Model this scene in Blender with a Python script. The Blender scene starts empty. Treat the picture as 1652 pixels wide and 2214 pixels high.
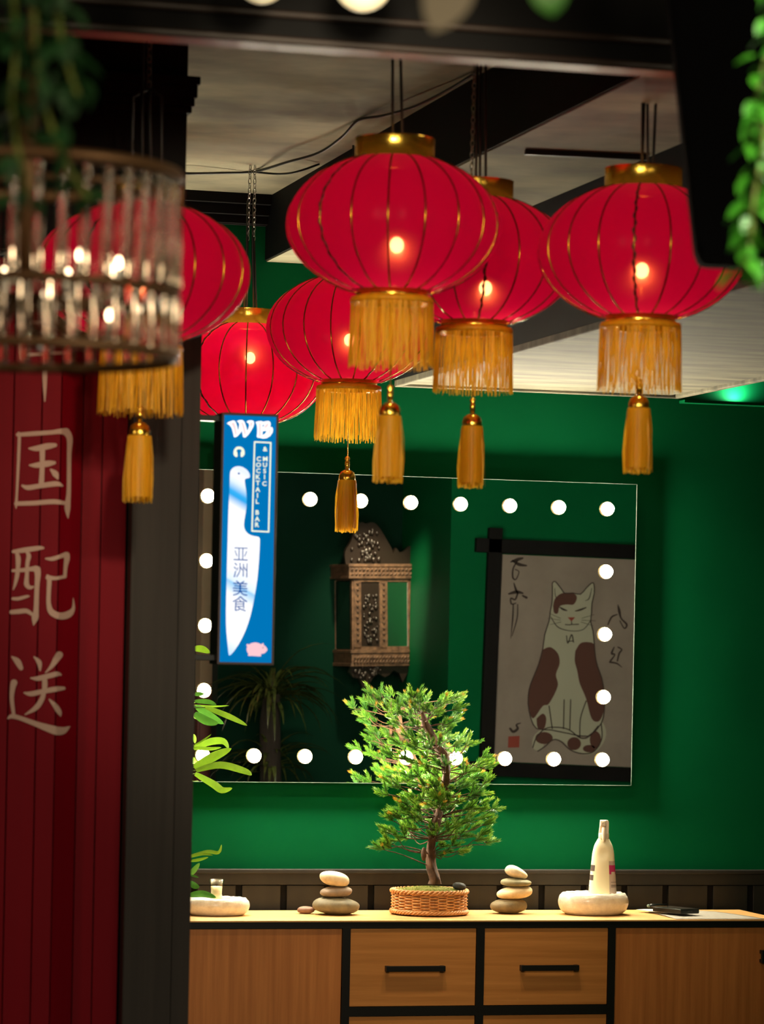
import bpy, bmesh, math, random
from mathutils import Vector, Matrix
from mathutils.geometry import tessellate_polygon
random.seed(7)
SC = bpy.context.scene
COL = SC.collection
PI = math.pi

# ------------------------------------------------------------------ camera
F, CX, CY = 7000.0, 826.0, 1414.7            # focal length in pixels, level point of the picture
PSI, ROLL = math.radians(15.13), math.radians(1.137)
HC, YW = 1.55, 9.1                           # eye height, distance to the back wall
CAM = Vector((-YW*math.sin(PSI), -YW*math.cos(PSI), HC))
RIGHT = Vector((math.cos(PSI), -math.sin(PSI), 0)); FWD = Vector((math.sin(PSI), math.cos(PSI), 0))
cd = bpy.data.cameras.new('camera'); cam = bpy.data.objects.new('camera', cd); COL.objects.link(cam)
cd.sensor_fit = 'VERTICAL'; cd.sensor_height = 36.0; cd.sensor_width = 36.0*1652/2214
cd.lens = F/2214*36.0
cd.shift_y = (CY-1107)/2214.0
cd.clip_end = 60
cd.dof.use_dof = True; cd.dof.focus_distance = 8.85; cd.dof.aperture_fstop = 5.9
cam.matrix_world = Matrix.Translation(CAM) @ Matrix.Rotation(-PSI, 4, 'Z') @ Matrix.Rotation(PI/2, 4, 'X') @ Matrix.Rotation(ROLL, 4, 'Z')
SC.camera = cam

def ray(px, py):
    dx, dy = px-CX, CY-py
    a = dx*math.cos(ROLL)-dy*math.sin(ROLL); b = dx*math.sin(ROLL)+dy*math.cos(ROLL)
    return RIGHT*(a/F)+FWD+Vector((0, 0, b/F))
def at(px, py, Y): return CAM+ray(px, py)*Y
def on_x(px, py, x): d = ray(px, py); return CAM+d*((x-CAM.x)/d.x)
def on_y(px, py, y): d = ray(px, py); return CAM+d*((y-CAM.y)/d.y)
def on_z(px, py, z): d = ray(px, py); return CAM+d*((z-CAM.z)/d.z)
YM = -0.030                                   # front face of the mirror
def virt(px, py, y):                          # real point at depth y that the mirror shows at px, py
    p = on_y(px, py, 2*YM-y); return Vector((p.x, y, p.z))

# ------------------------------------------------------------------ world, lights, exposure
SC.view_settings.view_transform = 'Standard'; SC.view_settings.look = 'None'
SC.view_settings.exposure = 0.0; SC.view_settings.gamma = 1.0
SC.view_settings.use_curve_mapping = False
w = bpy.data.worlds.new('world'); SC.world = w; w.use_nodes = True
w.node_tree.nodes['Background'].inputs[0].default_value = (1.0, 0.86, 0.7, 1); w.node_tree.nodes['Background'].inputs[1].default_value = 0.012
def lamp(name, kind, loc, power, col, aim=None, size=0.1, spot=60, blend=0.6):
    d = bpy.data.lights.new(name, kind); o = bpy.data.objects.new(name, d); COL.objects.link(o)
    o.location = loc; d.energy = power; d.color = col
    if kind == 'SPOT': d.spot_size = math.radians(spot); d.spot_blend = blend; d.shadow_soft_size = size
    elif kind == 'AREA': d.size = size
    else: d.shadow_soft_size = size
    if aim is not None: o.rotation_euler = (Vector(aim)-Vector(loc)).to_track_quat('-Z', 'Y').to_euler()
    return o
WARM = (1.0, 0.80, 0.52)
lamp('sideboard_downlight', 'SPOT', (0.16, -0.85, 2.26), 25, WARM, (0.08, -0.42, 0.8), 0.03, 92, 0.9)
lamp('pine_downlight', 'SPOT', (-0.20, -0.95, 2.45), 42, WARM, (0.05, -0.22, 1.05), 0.03, 38, 0.9)
lamp('plant_fill', 'SPOT', (-0.18, -0.62, 2.58), 13, WARM, (-0.46, -0.22, 1.25), 0.03, 40, 0.9)  # added spot without a fixture, brightens the strap leaves
lamp('column_fill', 'POINT', (0.75, -3.45, 1.9), 5, (1.0, 0.86, 0.7), None, 0.08)  # unseen point light added to brighten the pale column in the mirror
lamp('cabinet_downlight', 'SPOT', (0.66, -2.42, 2.28), 80, WARM, (0.74, -2.9, 1.72), 0.03, 46, 0.8)
lamp('red_wall_fill', 'SPOT', (-3.3, -3.5, 2.3), 40, (1.0, 0.74, 0.5), (-1.2, -2.2, 1.3), 0.06, 60, 0.8)  # added side light, leaves the slanted red panel dark
lamp('tassel_fill', 'SPOT', (-1.45, -5.3, 2.42), 170, (1.0, 0.84, 0.58), (-0.72, -2.6, 2.02), 0.06, 36, 0.7)  # spot added to brighten the tassels and fringes, no fixture
lamp('garland_lamp', 'SPOT', (-0.95, -6.7, 2.7), 110, (1.0, 0.95, 0.75), (-1.08, -5.6, 2.12), 0.05, 44, 0.8)
lamp('ceiling_fill', 'SPOT', (-0.9, -2.0, 1.6), 16, (1.0, 0.90, 0.68), (-0.45, -1.2, 2.8), 0.08, 95, 0.9)  # unseen upward spot added to light the grey ceiling
lamp('soffit_fill', 'SPOT', (0.55, -0.75, 1.3), 9, (1.0, 0.92, 0.75), (0.36, -0.30, 2.3), 0.05, 50, 1.0)  # helper spot from below, put in to brighten the soffit
lamp('wall_top_fill', 'AREA', (1.04, -0.03, 2.305), 1.0, (0.9, 1.0, 0.8), (1.04, 0.02, 2.6), 0.03).data.size = 0.03  # small hidden light added for the bright strip of wall
for i_, (x_, y_, z_, p_) in enumerate(((-3.3, -6.9, 2.55, 34), (-1.9, -7.9, 2.6, 34), (-0.2, -6.6, 2.6, 36), (0.8, -8.4, 2.6, 34), (1.4, -4.6, 2.6, 18))):
    lamp('room_lamp', 'POINT', (x_, y_, z_), p_, (1.0, 0.82, 0.55), None, 0.2)

# ------------------------------------------------------------------ materials
def S(r, g, b):
    f = lambda c: (c/255/12.92 if c/255 <= 0.04045 else ((c/255+0.055)/1.055)**2.4)
    return (f(r), f(g), f(b), 1)
MATS = {}
def mat(name, col, rough=0.6, metal=0.0, var=0.0, scale=(8, 8, 8), bump=0.0, col2=None, spec=0.5, detail=6, coat=0.0, sss=0.0):
    if name in MATS: return MATS[name]
    m = bpy.data.materials.new(name); m.use_nodes = True; nt = m.node_tree; b = nt.nodes['Principled BSDF']
    b.inputs['Base Color'].default_value = col; b.inputs['Roughness'].default_value = rough; b.inputs['Metallic'].default_value = metal
    b.inputs['Specular IOR Level'].default_value = spec
    if coat: b.inputs['Coat Weight'].default_value = coat; b.inputs['Coat Roughness'].default_value = 0.15
    if var or bump or col2:
        tc = nt.nodes.new('ShaderNodeTexCoord'); mp = nt.nodes.new('ShaderNodeMapping'); mp.inputs['Scale'].default_value = scale
        nz = nt.nodes.new('ShaderNodeTexNoise'); nz.inputs['Scale'].default_value = 1.0; nz.inputs['Detail'].default_value = detail; nz.inputs['Roughness'].default_value = 0.6
        nt.links.new(tc.outputs['Object'], mp.inputs['Vector']); nt.links.new(mp.outputs['Vector'], nz.inputs['Vector'])
        if var or col2:
            cr = nt.nodes.new('ShaderNodeValToRGB')
            c2 = col2 or tuple(max(0, c*(1-var)) for c in col[:3])+(1,)
            cr.color_ramp.elements[0].position = 0.34; cr.color_ramp.elements[1].position = 0.66
            cr.color_ramp.elements[0].color = c2; cr.color_ramp.elements[1].color = col
            nt.links.new(nz.outputs['Fac'], cr.inputs['Fac']); nt.links.new(cr.outputs['Color'], b.inputs['Base Color'])
        if bump:
            bp = nt.nodes.new('ShaderNodeBump'); bp.inputs['Strength'].default_value = bump; bp.inputs['Distance'].default_value = 0.004
            nt.links.new(nz.outputs['Fac'], bp.inputs['Height']); nt.links.new(bp.outputs['Normal'], b.inputs['Normal'])
    MATS[name] = m; return m
def emit(name, col, s):
    if name in MATS: return MATS[name]
    m = bpy.data.materials.new(name); m.use_nodes = True; nt = m.node_tree; nt.nodes.remove(nt.nodes['Principled BSDF'])
    e = nt.nodes.new('ShaderNodeEmission'); e.inputs[0].default_value = col; e.inputs[1].default_value = s
    nt.links.new(e.outputs[0], nt.nodes['Material Output'].inputs[0]); MATS[name] = m; return m
def glass(name, col=(1, 1, 1, 1), rough=0.02, ior=1.45):
    if name in MATS: return MATS[name]
    m = bpy.data.materials.new(name); m.use_nodes = True; nt = m.node_tree; nt.nodes.remove(nt.nodes['Principled BSDF'])
    e = nt.nodes.new('ShaderNodeBsdfGlass'); e.inputs['Color'].default_value = col; e.inputs['Roughness'].default_value = rough; e.inputs['IOR'].default_value = ior
    nt.links.new(e.outputs[0], nt.nodes['Material Output'].inputs[0]); MATS[name] = m; return m
def shade_mat():
    m = bpy.data.materials.new('red_silk'); m.use_nodes = True; nt = m.node_tree; nt.nodes.remove(nt.nodes['Principled BSDF'])
    red = (0.72, 0.002, 0.085, 1)
    d = nt.nodes.new('ShaderNodeBsdfDiffuse'); d.inputs[0].default_value = (0.45, 0.004, 0.035, 1)
    t = nt.nodes.new('ShaderNodeBsdfTranslucent'); t.inputs[0].default_value = red
    r = nt.nodes.new('ShaderNodeBsdfRefraction'); r.inputs['Color'].default_value = (1.0, 0.16, 0.05, 1); r.inputs['Roughness'].default_value = 0.85; r.inputs['IOR'].default_value = 1.13
    r2 = nt.nodes.new('ShaderNodeBsdfRefraction'); r2.inputs['Color'].default_value = (1.0, 0.30, 0.12, 1); r2.inputs['Roughness'].default_value = 0.75; r2.inputs['IOR'].default_value = 1.06
    p = nt.nodes.new('ShaderNodeBsdfTransparent'); p.inputs[0].default_value = (1.0, 0.42, 0.22, 1)
    g = nt.nodes.new('ShaderNodeBsdfGlossy'); g.inputs['Roughness'].default_value = 0.35; g.inputs['Color'].default_value = (0.5, 0.4, 0.5, 1)
    def mix(a, b, f):
        x = nt.nodes.new('ShaderNodeMixShader'); x.inputs[0].default_value = f
        nt.links.new(a.outputs[0], x.inputs[1]); nt.links.new(b.outputs[0], x.inputs[2]); return x
    x = mix(mix(mix(mix(mix(d, t, 0.75), r, 0.035), r2, 0.02), p, 0.05), g, 0.002)
    nt.links.new(x.outputs[0], nt.nodes['Material Output'].inputs[0]); return m

def wood(name, c1, c2, axis, rough=0.45):
    """grain that runs along one axis (0 = x, 2 = z) of the board's own coordinates"""
    sc = [55, 55, 55]; sc[axis] = 2.2
    return mat(name, c1, rough, col2=c2, scale=tuple(sc), bump=0.05, detail=5)
M_GREEN = mat('green_wall_paint', S(0, 80, 43), 0.7, var=0.10, scale=(3, 3, 3), bump=0.06, spec=0.05)
M_BLACKW = mat('black_stained_wood', S(34, 29, 24), 0.5, var=0.5, scale=(30, 30, 2), bump=0.15)
M_DADO = mat('dado_black_wood', S(29, 26, 20), 0.6, var=0.4, scale=(30, 30, 2), bump=0.15)
M_PILLAR = mat('charcoal_board', S(50, 45, 40), 0.85, var=0.3, scale=(60, 60, 1.5), bump=0.1)
M_BLACK = mat('matt_black', S(11, 10, 10), 0.7, spec=0.15)
M_METAL = mat('black_metal', S(16, 15, 14), 0.4, spec=0.4)
M_PLASTER = mat('grey_plaster', S(132, 126, 100), 0.85, col2=S(84, 79, 62), scale=(2.6, 3.4, 3), bump=0.15, detail=4)
M_SOFFIT = mat('limewashed_board', S(106, 101, 82), 0.8, col2=S(58, 54, 42), scale=(3.0, 14, 4), bump=0.2)
M_BEAM = mat('dark_brown_wood', S(46, 34, 28), 0.4, var=0.3, scale=(2, 30, 30), bump=0.1)
M_WOODZ = wood('door_oak_upright', S(196, 124, 62), S(172, 104, 48), 2)
M_WOODX = wood('drawer_oak_level', S(198, 132, 66), S(174, 112, 50), 0)
M_TOP = wood('worktop_oak', S(206, 160, 98), S(188, 142, 84), 0, 0.5)
M_FLOOR = mat('dark_floorboards', S(60, 46, 36), 0.5, var=0.4, scale=(2, 30, 2), bump=0.1)
M_DARKWALL = mat('dark_plaster', S(40, 38, 34), 0.8, var=0.2)
M_RED = mat('red_painted_steel', S(114, 0, 17), 0.6, var=0.12, scale=(20, 20, 1.5), bump=0.03, spec=0.12)
M_CHALK = mat('white_lettering_paint', S(180, 150, 134), 0.8)
M_SILK = shade_mat()
def trans_mix(m, col, f):
    nt = m.node_tree; b = nt.nodes['Principled BSDF']; t = nt.nodes.new('ShaderNodeBsdfTranslucent'); t.inputs[0].default_value = col
    x = nt.nodes.new('ShaderNodeMixShader'); x.inputs[0].default_value = f
    nt.links.new(b.outputs[0], x.inputs[1]); nt.links.new(t.outputs[0], x.inputs[2]); nt.links.new(x.outputs[0], nt.nodes['Material Output'].inputs[0]); return m
M_GOLD = trans_mix(mat('gold_foil', (0.95, 0.62, 0.09, 1), 0.2, 1.0, var=0.25, scale=(40, 40, 40), bump=0.2), (1.0, 0.62, 0.04, 1), 0.16)
M_GOLDRIB = mat('gold_wire', (0.34, 0.15, 0.015, 1), 0.25, 1.0)
M_DARKRIB = mat('dark_cord', S(70, 6, 8), 0.6)
M_FRINGE = trans_mix(mat('gold_fringe_thread', S(240, 184, 30), 0.5, var=0.25, scale=(90, 90, 4), spec=0.4), S(250, 190, 44), 0.5)
M_LBULB = emit('lantern_bulb_glow', (1.0, 0.74, 0.48, 1), 84)
M_MBULB = emit('mirror_bulb_glow', (1.0, 0.90, 0.68, 1), 680)
M_WIRE = mat('black_cable', S(16, 15, 13), 0.5)
M_CHAIN = mat('steel_chain', (0.35, 0.33, 0.3, 1), 0.3, 1.0)
M_MIRROR = mat('mirror_silver', (0.80, 0.84, 0.80, 1), 0.0, 1.0)
M_EDGE = mat('mirror_glass_edge', S(84, 98, 86), 0.3, 0.2)
M_SOCKET = mat('white_socket', S(240, 232, 214), 0.35)

# ------------------------------------------------------------------ mesh helpers
class MB:
    def __init__(s): s.v = []; s.f = []; s.sm = []; s.tip = []
    def add(s, v, f, smooth=True):
        n = len(s.v); s.v += [Vector(p) for p in v]; s.f += [tuple(i+n for i in q) for q in f]; s.sm += [smooth]*len(f); return s
    def box(s, a, b, M=None):
        x0, x1 = sorted((a[0], b[0])); y0, y1 = sorted((a[1], b[1])); z0, z1 = sorted((a[2], b[2]))
        v = [(x0, y0, z0), (x1, y0, z0), (x1, y1, z0), (x0, y1, z0), (x0, y0, z1), (x1, y0, z1), (x1, y1, z1), (x0, y1, z1)]
        if M is not None: v = [M @ Vector(p) for p in v]
        return s.add(v, [(0, 3, 2, 1), (4, 5, 6, 7), (0, 1, 5, 4), (1, 2, 6, 5), (2, 3, 7, 6), (3, 0, 4, 7)], False)
    def tube(s, pts, r, n=8, closed=False, caps=True):
        pts = [Vector(p) for p in pts]; m = len(pts); rr = r if isinstance(r, (list, tuple)) else [r]*m
        v = []; prev = None
        for i, p in enumerate(pts):
            t = (pts[(i+1) % m]-pts[i-1]) if closed else (pts[min(i+1, m-1)]-pts[max(i-1, 0)])
            if t.length < 1e-9: t = Vector((0, 0, 1))
            t.normalize()
            if prev is None: a = t.orthogonal().normalized()
            else:
                a = prev-t*prev.dot(t)
                a = a.normalized() if a.length > 1e-6 else t.orthogonal().normalized()
            prev = a; b = t.cross(a)
            for k in range(n):
                th = 2*PI*k/n; v.append(p+(a*math.cos(th)+b*math.sin(th))*rr[i])
        f = []
        for i in range(m if closed else m-1):
            j = (i+1) % m
            for k in range(n): f.append((i*n+k, i*n+(k+1) % n, j*n+(k+1) % n, j*n+k))
        if caps and not closed: f.append(tuple(range(n-1, -1, -1))); f.append(tuple((m-1)*n+k for k in range(n)))
        return s.add(v, f)
    def lathe(s, prof, n=32, c=(0, 0, 0), sx=1.0, sy=1.0, fn=None, smooth=True):
        c = Vector(c); v = []; f = []
        for i, (r, z) in enumerate(prof):
            for k in range(n):
                th = 2*PI*k/n; q = fn(th, i/(len(prof)-1)) if fn else 1.0
                v.append(c+Vector((r*q*sx*math.cos(th), r*q*sy*math.sin(th), z)))
        for i in range(len(prof)-1):
            for k in range(n): f.append((i*n+k, i*n+(k+1) % n, (i+1)*n+(k+1) % n, (i+1)*n+k))
        return s.add(v, f, smooth)
    def ball(s, c, r, n=12, sc=(1, 1, 1), fn=None, M=None):
        v = []; f = []; m = max(4, n//2); c = Vector(c)
        for i in range(m+1):
            ph = PI*i/m
            for k in range(n):
                th = 2*PI*k/n; d = Vector((math.sin(ph)*math.cos(th), math.sin(ph)*math.sin(th), math.cos(ph)))
                q = r*(fn(d) if fn else 1); p = Vector((d.x*sc[0]*q, d.y*sc[1]*q, d.z*sc[2]*q))
                v.append(c+((M @ p) if M is not None else p))
        for i in range(m):
            for k in range(n): f.append((i*n+k, (i+1)*n+k, (i+1)*n+(k+1) % n, i*n+(k+1) % n))
        return s.add(v, f)
    def flat(s, pts, off=None):
        """a flat or nearly flat outline, filled; with off: a slab"""
        pts = [Vector(p) for p in pts]; n = len(pts)
        tri = tessellate_polygon([pts])
        tri = [tuple(t) for t in tri]
        if off is None: return s.add(pts, tri, False)
        off = Vector(off); v = pts+[p+off for p in pts]
        f = list(tri)+[tuple(i+n for i in reversed(t)) for t in tri]+[(i, (i+1) % n, (i+1) % n+n, i+n) for i in range(n)]
        return s.add(v, f, False)
    def build(s, name, material, parent=None, org=None, bevel=0.0, kind=None, fixn=True):
        o0 = Vector(org) if org is not None else Vector((0, 0, 0))
        me = bpy.data.meshes.new(name); me.from_pydata([tuple(p-o0) for p in s.v], [], s.f)
        me.polygons.foreach_set('use_smooth', s.sm)
        if s.tip and len(s.tip) == len(s.v):
            a = me.attributes.new('tip', 'FLOAT', 'POINT'); a.data.foreach_set('value', s.tip)
        if bevel or fixn:
            bm = bmesh.new(); bm.from_mesh(me)
            if fixn: bmesh.ops.remove_doubles(bm, verts=bm.verts, dist=1e-7); bmesh.ops.recalc_face_normals(bm, faces=bm.faces)
            if bevel: bmesh.ops.bevel(bm, geom=bm.edges, offset=bevel, segments=2, affect='EDGES', profile=0.5)
            bm.to_mesh(me); bm.free()
        me.materials.append(material); me.update()
        o = bpy.data.objects.new(name, me); COL.objects.link(o)
        if parent is not None: o.parent = parent
        elif org is not None: o.location = o0
        if kind: o['kind'] = kind
        return o
def bx(a, b): return MB().box(a, b)
def tag(o, label=None, cat=None, group=None, kind=None):
    if label: o['label'] = label
    if cat: o['category'] = cat
    if group: o['group'] = group
    if kind: o['kind'] = kind
    return o
def thing(name, label, cat, loc=(0, 0, 0), group=None, rz=0.0):
    o = bpy.data.objects.new(name, None); COL.objects.link(o); o.location = loc; o.rotation_euler = (0, 0, rz); o.empty_display_size = 0.05
    return tag(o, label, cat, group)
def struct(name, loc=(0, 0, 0)):
    o = bpy.data.objects.new(name, None); COL.objects.link(o); o.location = loc; o['kind'] = 'structure'; o.empty_display_size = 0.05
    return o
def copy(o, parent=None, loc=None, rot=None, scale=None):
    c = o.copy(); COL.objects.link(c)
    if parent is not None: c.parent = parent
    if loc is not None: c.location = loc
    if rot is not None: c.rotation_euler = rot
    if scale is not None: c.scale = scale
    return c
def spline(p, n=6):
    """Catmull-Rom through tuples of any length"""
    out = []; m = len(p)
    for i in range(m-1):
        a, b, c, d = p[max(i-1, 0)], p[i], p[i+1], p[min(i+2, m-1)]
        for k in range(n):
            t = k/n
            out.append(tuple(0.5*((2*b[j])+(-a[j]+c[j])*t+(2*a[j]-5*b[j]+4*c[j]-d[j])*t*t+(-a[j]+3*b[j]-3*c[j]+d[j])*t**3) for j in range(len(b))))
    out.append(tuple(p[-1])); return out
def stroke(mb, pts, mp, rounded=True, n=5):
    """brush stroke: pts (x, y, width) in picture units, mp maps them onto the surface"""
    q = spline(pts, n) if len(pts) > 1 else pts
    L, R = [], []
    for i, (x, y, wd) in enumerate(q):
        a = q[max(i-1, 0)]; b = q[min(i+1, len(q)-1)]; dx, dy = b[0]-a[0], b[1]-a[1]; l = math.hypot(dx, dy) or 1
        nx, ny = -dy/l, dx/l; L.append((x+nx*wd/2, y+ny*wd/2)); R.append((x-nx*wd/2, y-ny*wd/2))
    v = [mp(*p) for p in L]+[mp(*p) for p in R]; m = len(L)
    mb.add(v, [(i, i+1, i+1+m, i+m) for i in range(m-1)], False)
    if rounded:
        for (x, y, wd), (bx_, by_, _) in ((q[0], q[1]), (q[-1], q[-2])):
            a0 = math.atan2(y-by_, x-bx_)-PI/2
            ring = [mp(x+math.cos(a0+PI*k/6)*wd/2, y+math.sin(a0+PI*k/6)*wd/2) for k in range(7)]
            mb.add([mp(x, y)]+ring, [(0, k+1, k+2) for k in range(6)], False)
def disc(mb, x, y, rx, ry, mp, n=20):
    ring = [mp(x+math.cos(2*PI*k/n)*rx, y+math.sin(2*PI*k/n)*ry) for k in range(n)]
    mb.add([mp(x, y)]+ring, [(0, k+1, (k+1) % n+1) for k in range(n)], False)
GLYPHS = {}
def glyph(ch):
    if ch not in GLYPHS:
        c = bpy.data.curves.new('glyph', 'FONT'); c.body = ch; c.size = 1; c.offset = 0.025; c.resolution_u = 3
        o = bpy.data.objects.new('glyph', c); COL.objects.link(o)
        me = bpy.data.meshes.new_from_object(o.evaluated_get(bpy.context.evaluated_depsgraph_get()))
        v = [(p.co.x, p.co.y) for p in me.vertices]; f = [tuple(p.vertices) for p in me.polygons]
        bpy.data.objects.remove(o); bpy.data.curves.remove(c); bpy.data.meshes.remove(me)
        x0, x1 = min(p[0] for p in v), max(p[0] for p in v); y0, y1 = min(p[1] for p in v), max(p[1] for p in v)
        GLYPHS[ch] = ([((x-(x0+x1)/2)/(y1-y0), (y-(y0+y1)/2)/(y1-y0)) for x, y in v], f)
    return GLYPHS[ch]
def letter(mb, ch, x, y, h, mp, wx=1.0):
    v, f = glyph(ch); mb.add([mp(x+p*h*wx, y-q*h) for p, q in v], f, False)

# ------------------------------------------------------------------ room shell
ZC = on_y(500, 424, 0).z; ZB = on_y(574, 566, 0).z; ZS = on_y(1100, 841, 0).z
UB0, UB1, US0, US1 = -0.36, -0.01, 0.02, 0.87
bx((-4, -10.6, -0.1), (3.4, 0.1, 0)).build('floor', M_FLOOR, kind='structure')
bx((-4, 0, 0), (3.4, 0.1, ZC+0.1)).build('wall_back', M_GREEN, kind='structure')
bx((-4.1, -10.6, 0), (-4, 0.1, ZC)).build('wall_left', M_DARKWALL, kind='structure')
bx((-4.1, -10.7, 0), (3.4, -10.6, ZC)).build('wall_rear', M_DARKWALL, kind='structure')
bx((3.4, -10.6, 0), (3.5, 0.1, ZC)).build('wall_right', M_GREEN, kind='structure')
bx((-4, -10.6, ZC), (3.4, 0.1, ZC+0.1)).build('ceiling', M_PLASTER, kind='structure')
# beam and lowered soffit, black cheeks with a plastered underside
beam = struct('ceiling_beam', (UB0, 0, ZB))
MB().box((UB0, -5.2, ZB+0.004), (UB1, 0, ZC)).build('beam_cheek', M_BLACK, beam, beam.location)
bx((UB0+0.004, -5.2, ZB), (UB1-0.004, -0.001, ZB+0.004)).build('beam_underside', M_PLASTER, beam, beam.location)
sof = struct('ceiling_soffit', (US0, 0, ZS))
bx((US0, -5.2, ZS+0.01), (US1, 0, ZC)).build('soffit_cheek', M_BLACK, sof, sof.location)
bx((US0+0.03, -5.2, ZS), (US1-0.03, -0.02, ZS+0.01)).build('soffit_underside', M_SOFFIT, sof, sof.location)
for a, b in ((US0, US0+0.018), (US1-0.018, US1)):
    bx((a, -5.2, ZS-0.008), (b, -0.02, ZS+0.012)).build('edge_moulding', M_SOFFIT, sof, sof.location, 0.003)
bx((US0, -0.02, ZS-0.008), (US1, 0, ZS+0.012)).build('edge_moulding', M_SOFFIT, sof, sof.location, 0.003)
p1 = on_y(500, 484, -0.02)
mould = MB()
for i, (dz, dy) in enumerate(((0.0, 0.075), (0.028, 0.055), (0.05, 0.035))):
    mould.box((-4, -dy, ZC-dz-0.028), (UB0-0.001, 0, ZC-dz))
mould.box((-4, -0.02, p1.z), (UB0-0.001, 0, ZC-0.07)); mould.build('trim_1', M_BLACK, kind='structure')
# dado under the mirror: cap rail over separate upright boards
zcap = on_y(1100, 1879, 0).z; zrail = on_y(1100, 1912, 0).z
dado = struct('trim_2', (0, 0, 0))
bx((-2.2, -0.028, zcap-0.012), (2.6, 0, zcap)).build('cap_rail', M_DADO, dado, None, 0.002)
bx((-2.2, -0.02, zrail), (2.6, 0, zcap-0.012)).build('top_rail', M_DADO, dado)
bx((-2.2, -0.004, 0.02), (2.6, 0, zrail)).build('backing', M_BLACK, dado)
edges = [on_y(p, 1940, -0.014).x for p in (511, 608, 702, 797, 890, 983, 1075, 1166, 1257, 1345, 1434, 1531, 1618)]
step = (edges[-1]-edges[0])/12
edges = [edges[0]-step*k for k in range(5, 0, -1)]+edges+[edges[-1]+step*k for k in range(1, 7)]
for a, b in zip(edges, edges[1:]):
    d = random.uniform(-0.0015, 0.0015)
    bx((a+0.016, -0.014+d, 0.03), (b-0.002, -0.003, zrail-0.002)).build('board', M_DADO, dado, None, 0.0015)
zl_ = on_y(1560, 869, -0.02).z
bx((US1+0.002, -0.045, zl_-0.008), (2.6, 0, zl_)).build('cutoff_ledge', M_GREEN, kind='structure')  # added ledge that cuts off the light on the wall below
# lintel across the room near the viewer
Yl = 5.0; la = at(180, 108, Yl)
lin = struct('ceiling_lintel', la); yl = la.y
zl1 = on_y(826, 115, yl).z; zl2 = on_y(1140, 76, yl-0.015).z
bx((-3.4, yl, zl1+0.004), (0.9, yl+0.04, ZC)).build('fascia', M_BLACK, lin, la)
bx((-3.4, yl-0.02, zl1), (0.9, yl+0.045, zl1+0.013)).build('lower_moulding', M_BEAM, lin, la, 0.004)
bx((-3.4, yl-0.015, zl2), (0.9, yl+0.04, zl2+0.012)).build('upper_moulding', M_BEAM, lin, la, 0.004)

# ------------------------------------------------------------------ partitions that the mirror shows
M_GREENB = mat('green_partition_paint', S(0, 82, 45), 0.7, var=0.1, scale=(3, 3, 3), spec=0.05)
YA, YB = -2.4, -3.05
uA = virt(972, 1300, YA).x; uB = virt(474, 1300, YB).x
bx((uA, YB-0.1, 0), (3.39, YA, ZC-0.001)).build('wall_front', M_GREENB, kind='structure')
bx((uB, YB-0.1, 0), (uA-0.001, YB, ZC-0.001)).build('wall_front_recess', mat('shaded_green_paint', S(0, 32, 21), 0.7, var=0.1, scale=(3, 3, 3), spec=0.05), kind='structure')  # shade of the recess put into a darker green
M_BEIGE = mat('beige_plaster', S(190, 168, 140), 0.8, var=0.1)

# ------------------------------------------------------------------ mirror with its bulbs
mu0, mu1 = -0.595, on_y(1370, 1400, YM).x
mz0, mz1 = on_y(900, 1693.5, YM).z, on_y(900, 1031.5, YM).z
mir = thing('mirror', 'wide frameless mirror edged with round white bulbs on the green wall', 'mirror', ((mu0+mu1)/2, YM, mz0))
MB().box((mu0, YM, mz0), (mu1, YM+0.005, mz1)).build('mirror_glass', M_MIRROR, mir, mir.location)
t = 0.0016
edge = MB()
for a, b in (((mu0-t, YM-0.001, mz0-t), (mu1+t, YM+0.005, mz0)), ((mu0-t, YM-0.001, mz1), (mu1+t, YM+0.005, mz1+t)), ((mu0-t, YM-0.001, mz0), (mu0, YM+0.005, mz1)), ((mu1, YM-0.001, mz0), (mu1+t, YM+0.005, mz1))): edge.box(a, b)
edge.build('polished_edge', M_EDGE, mir, mir.location)
MB().box((mu0+0.10, YM+0.005, mz0+0.10), (mu1-0.10, 0, mz1-0.10)).build('backing_board', M_BLACK, mir, mir.location)
bu = [-0.516+(0.648+0.516)*i/8 for i in range(9)]
bz0, bz1 = on_y(900, 1638.5, YM-0.0165).z, on_y(900, 1086.5, YM-0.0165).z
spots = [(u, z) for u in bu for z in (bz0, bz1)]+[(u, bz0+(bz1-bz0)*k/4) for u in (bu[0], bu[-1]) for k in (1, 2, 3)]
b0 = MB().ball((0, -0.0165, 0), 0.0162, 16).build('bulb', M_MBULB, mir)
s0 = MB().lathe([(0.0, -0.001), (0.0212, -0.001), (0.0212, 0.006), (0.0200, 0.0072), (0.0188, 0.006), (0.0188, 0.001), (0.0, 0.001)], 16)
s0.v = [Vector((p.x, -p.z, p.y)) for p in s0.v]
s0 = s0.build('socket', mat('brass_socket', (0.30, 0.22, 0.11, 1), 0.4, 0.8), b0)
for i, (u, z) in enumerate(spots):
    L = Vector((u, YM, z))-mir.location
    if i == 0: b0.location = L
    else: b = copy(b0, mir, L); copy(s0, b)

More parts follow.
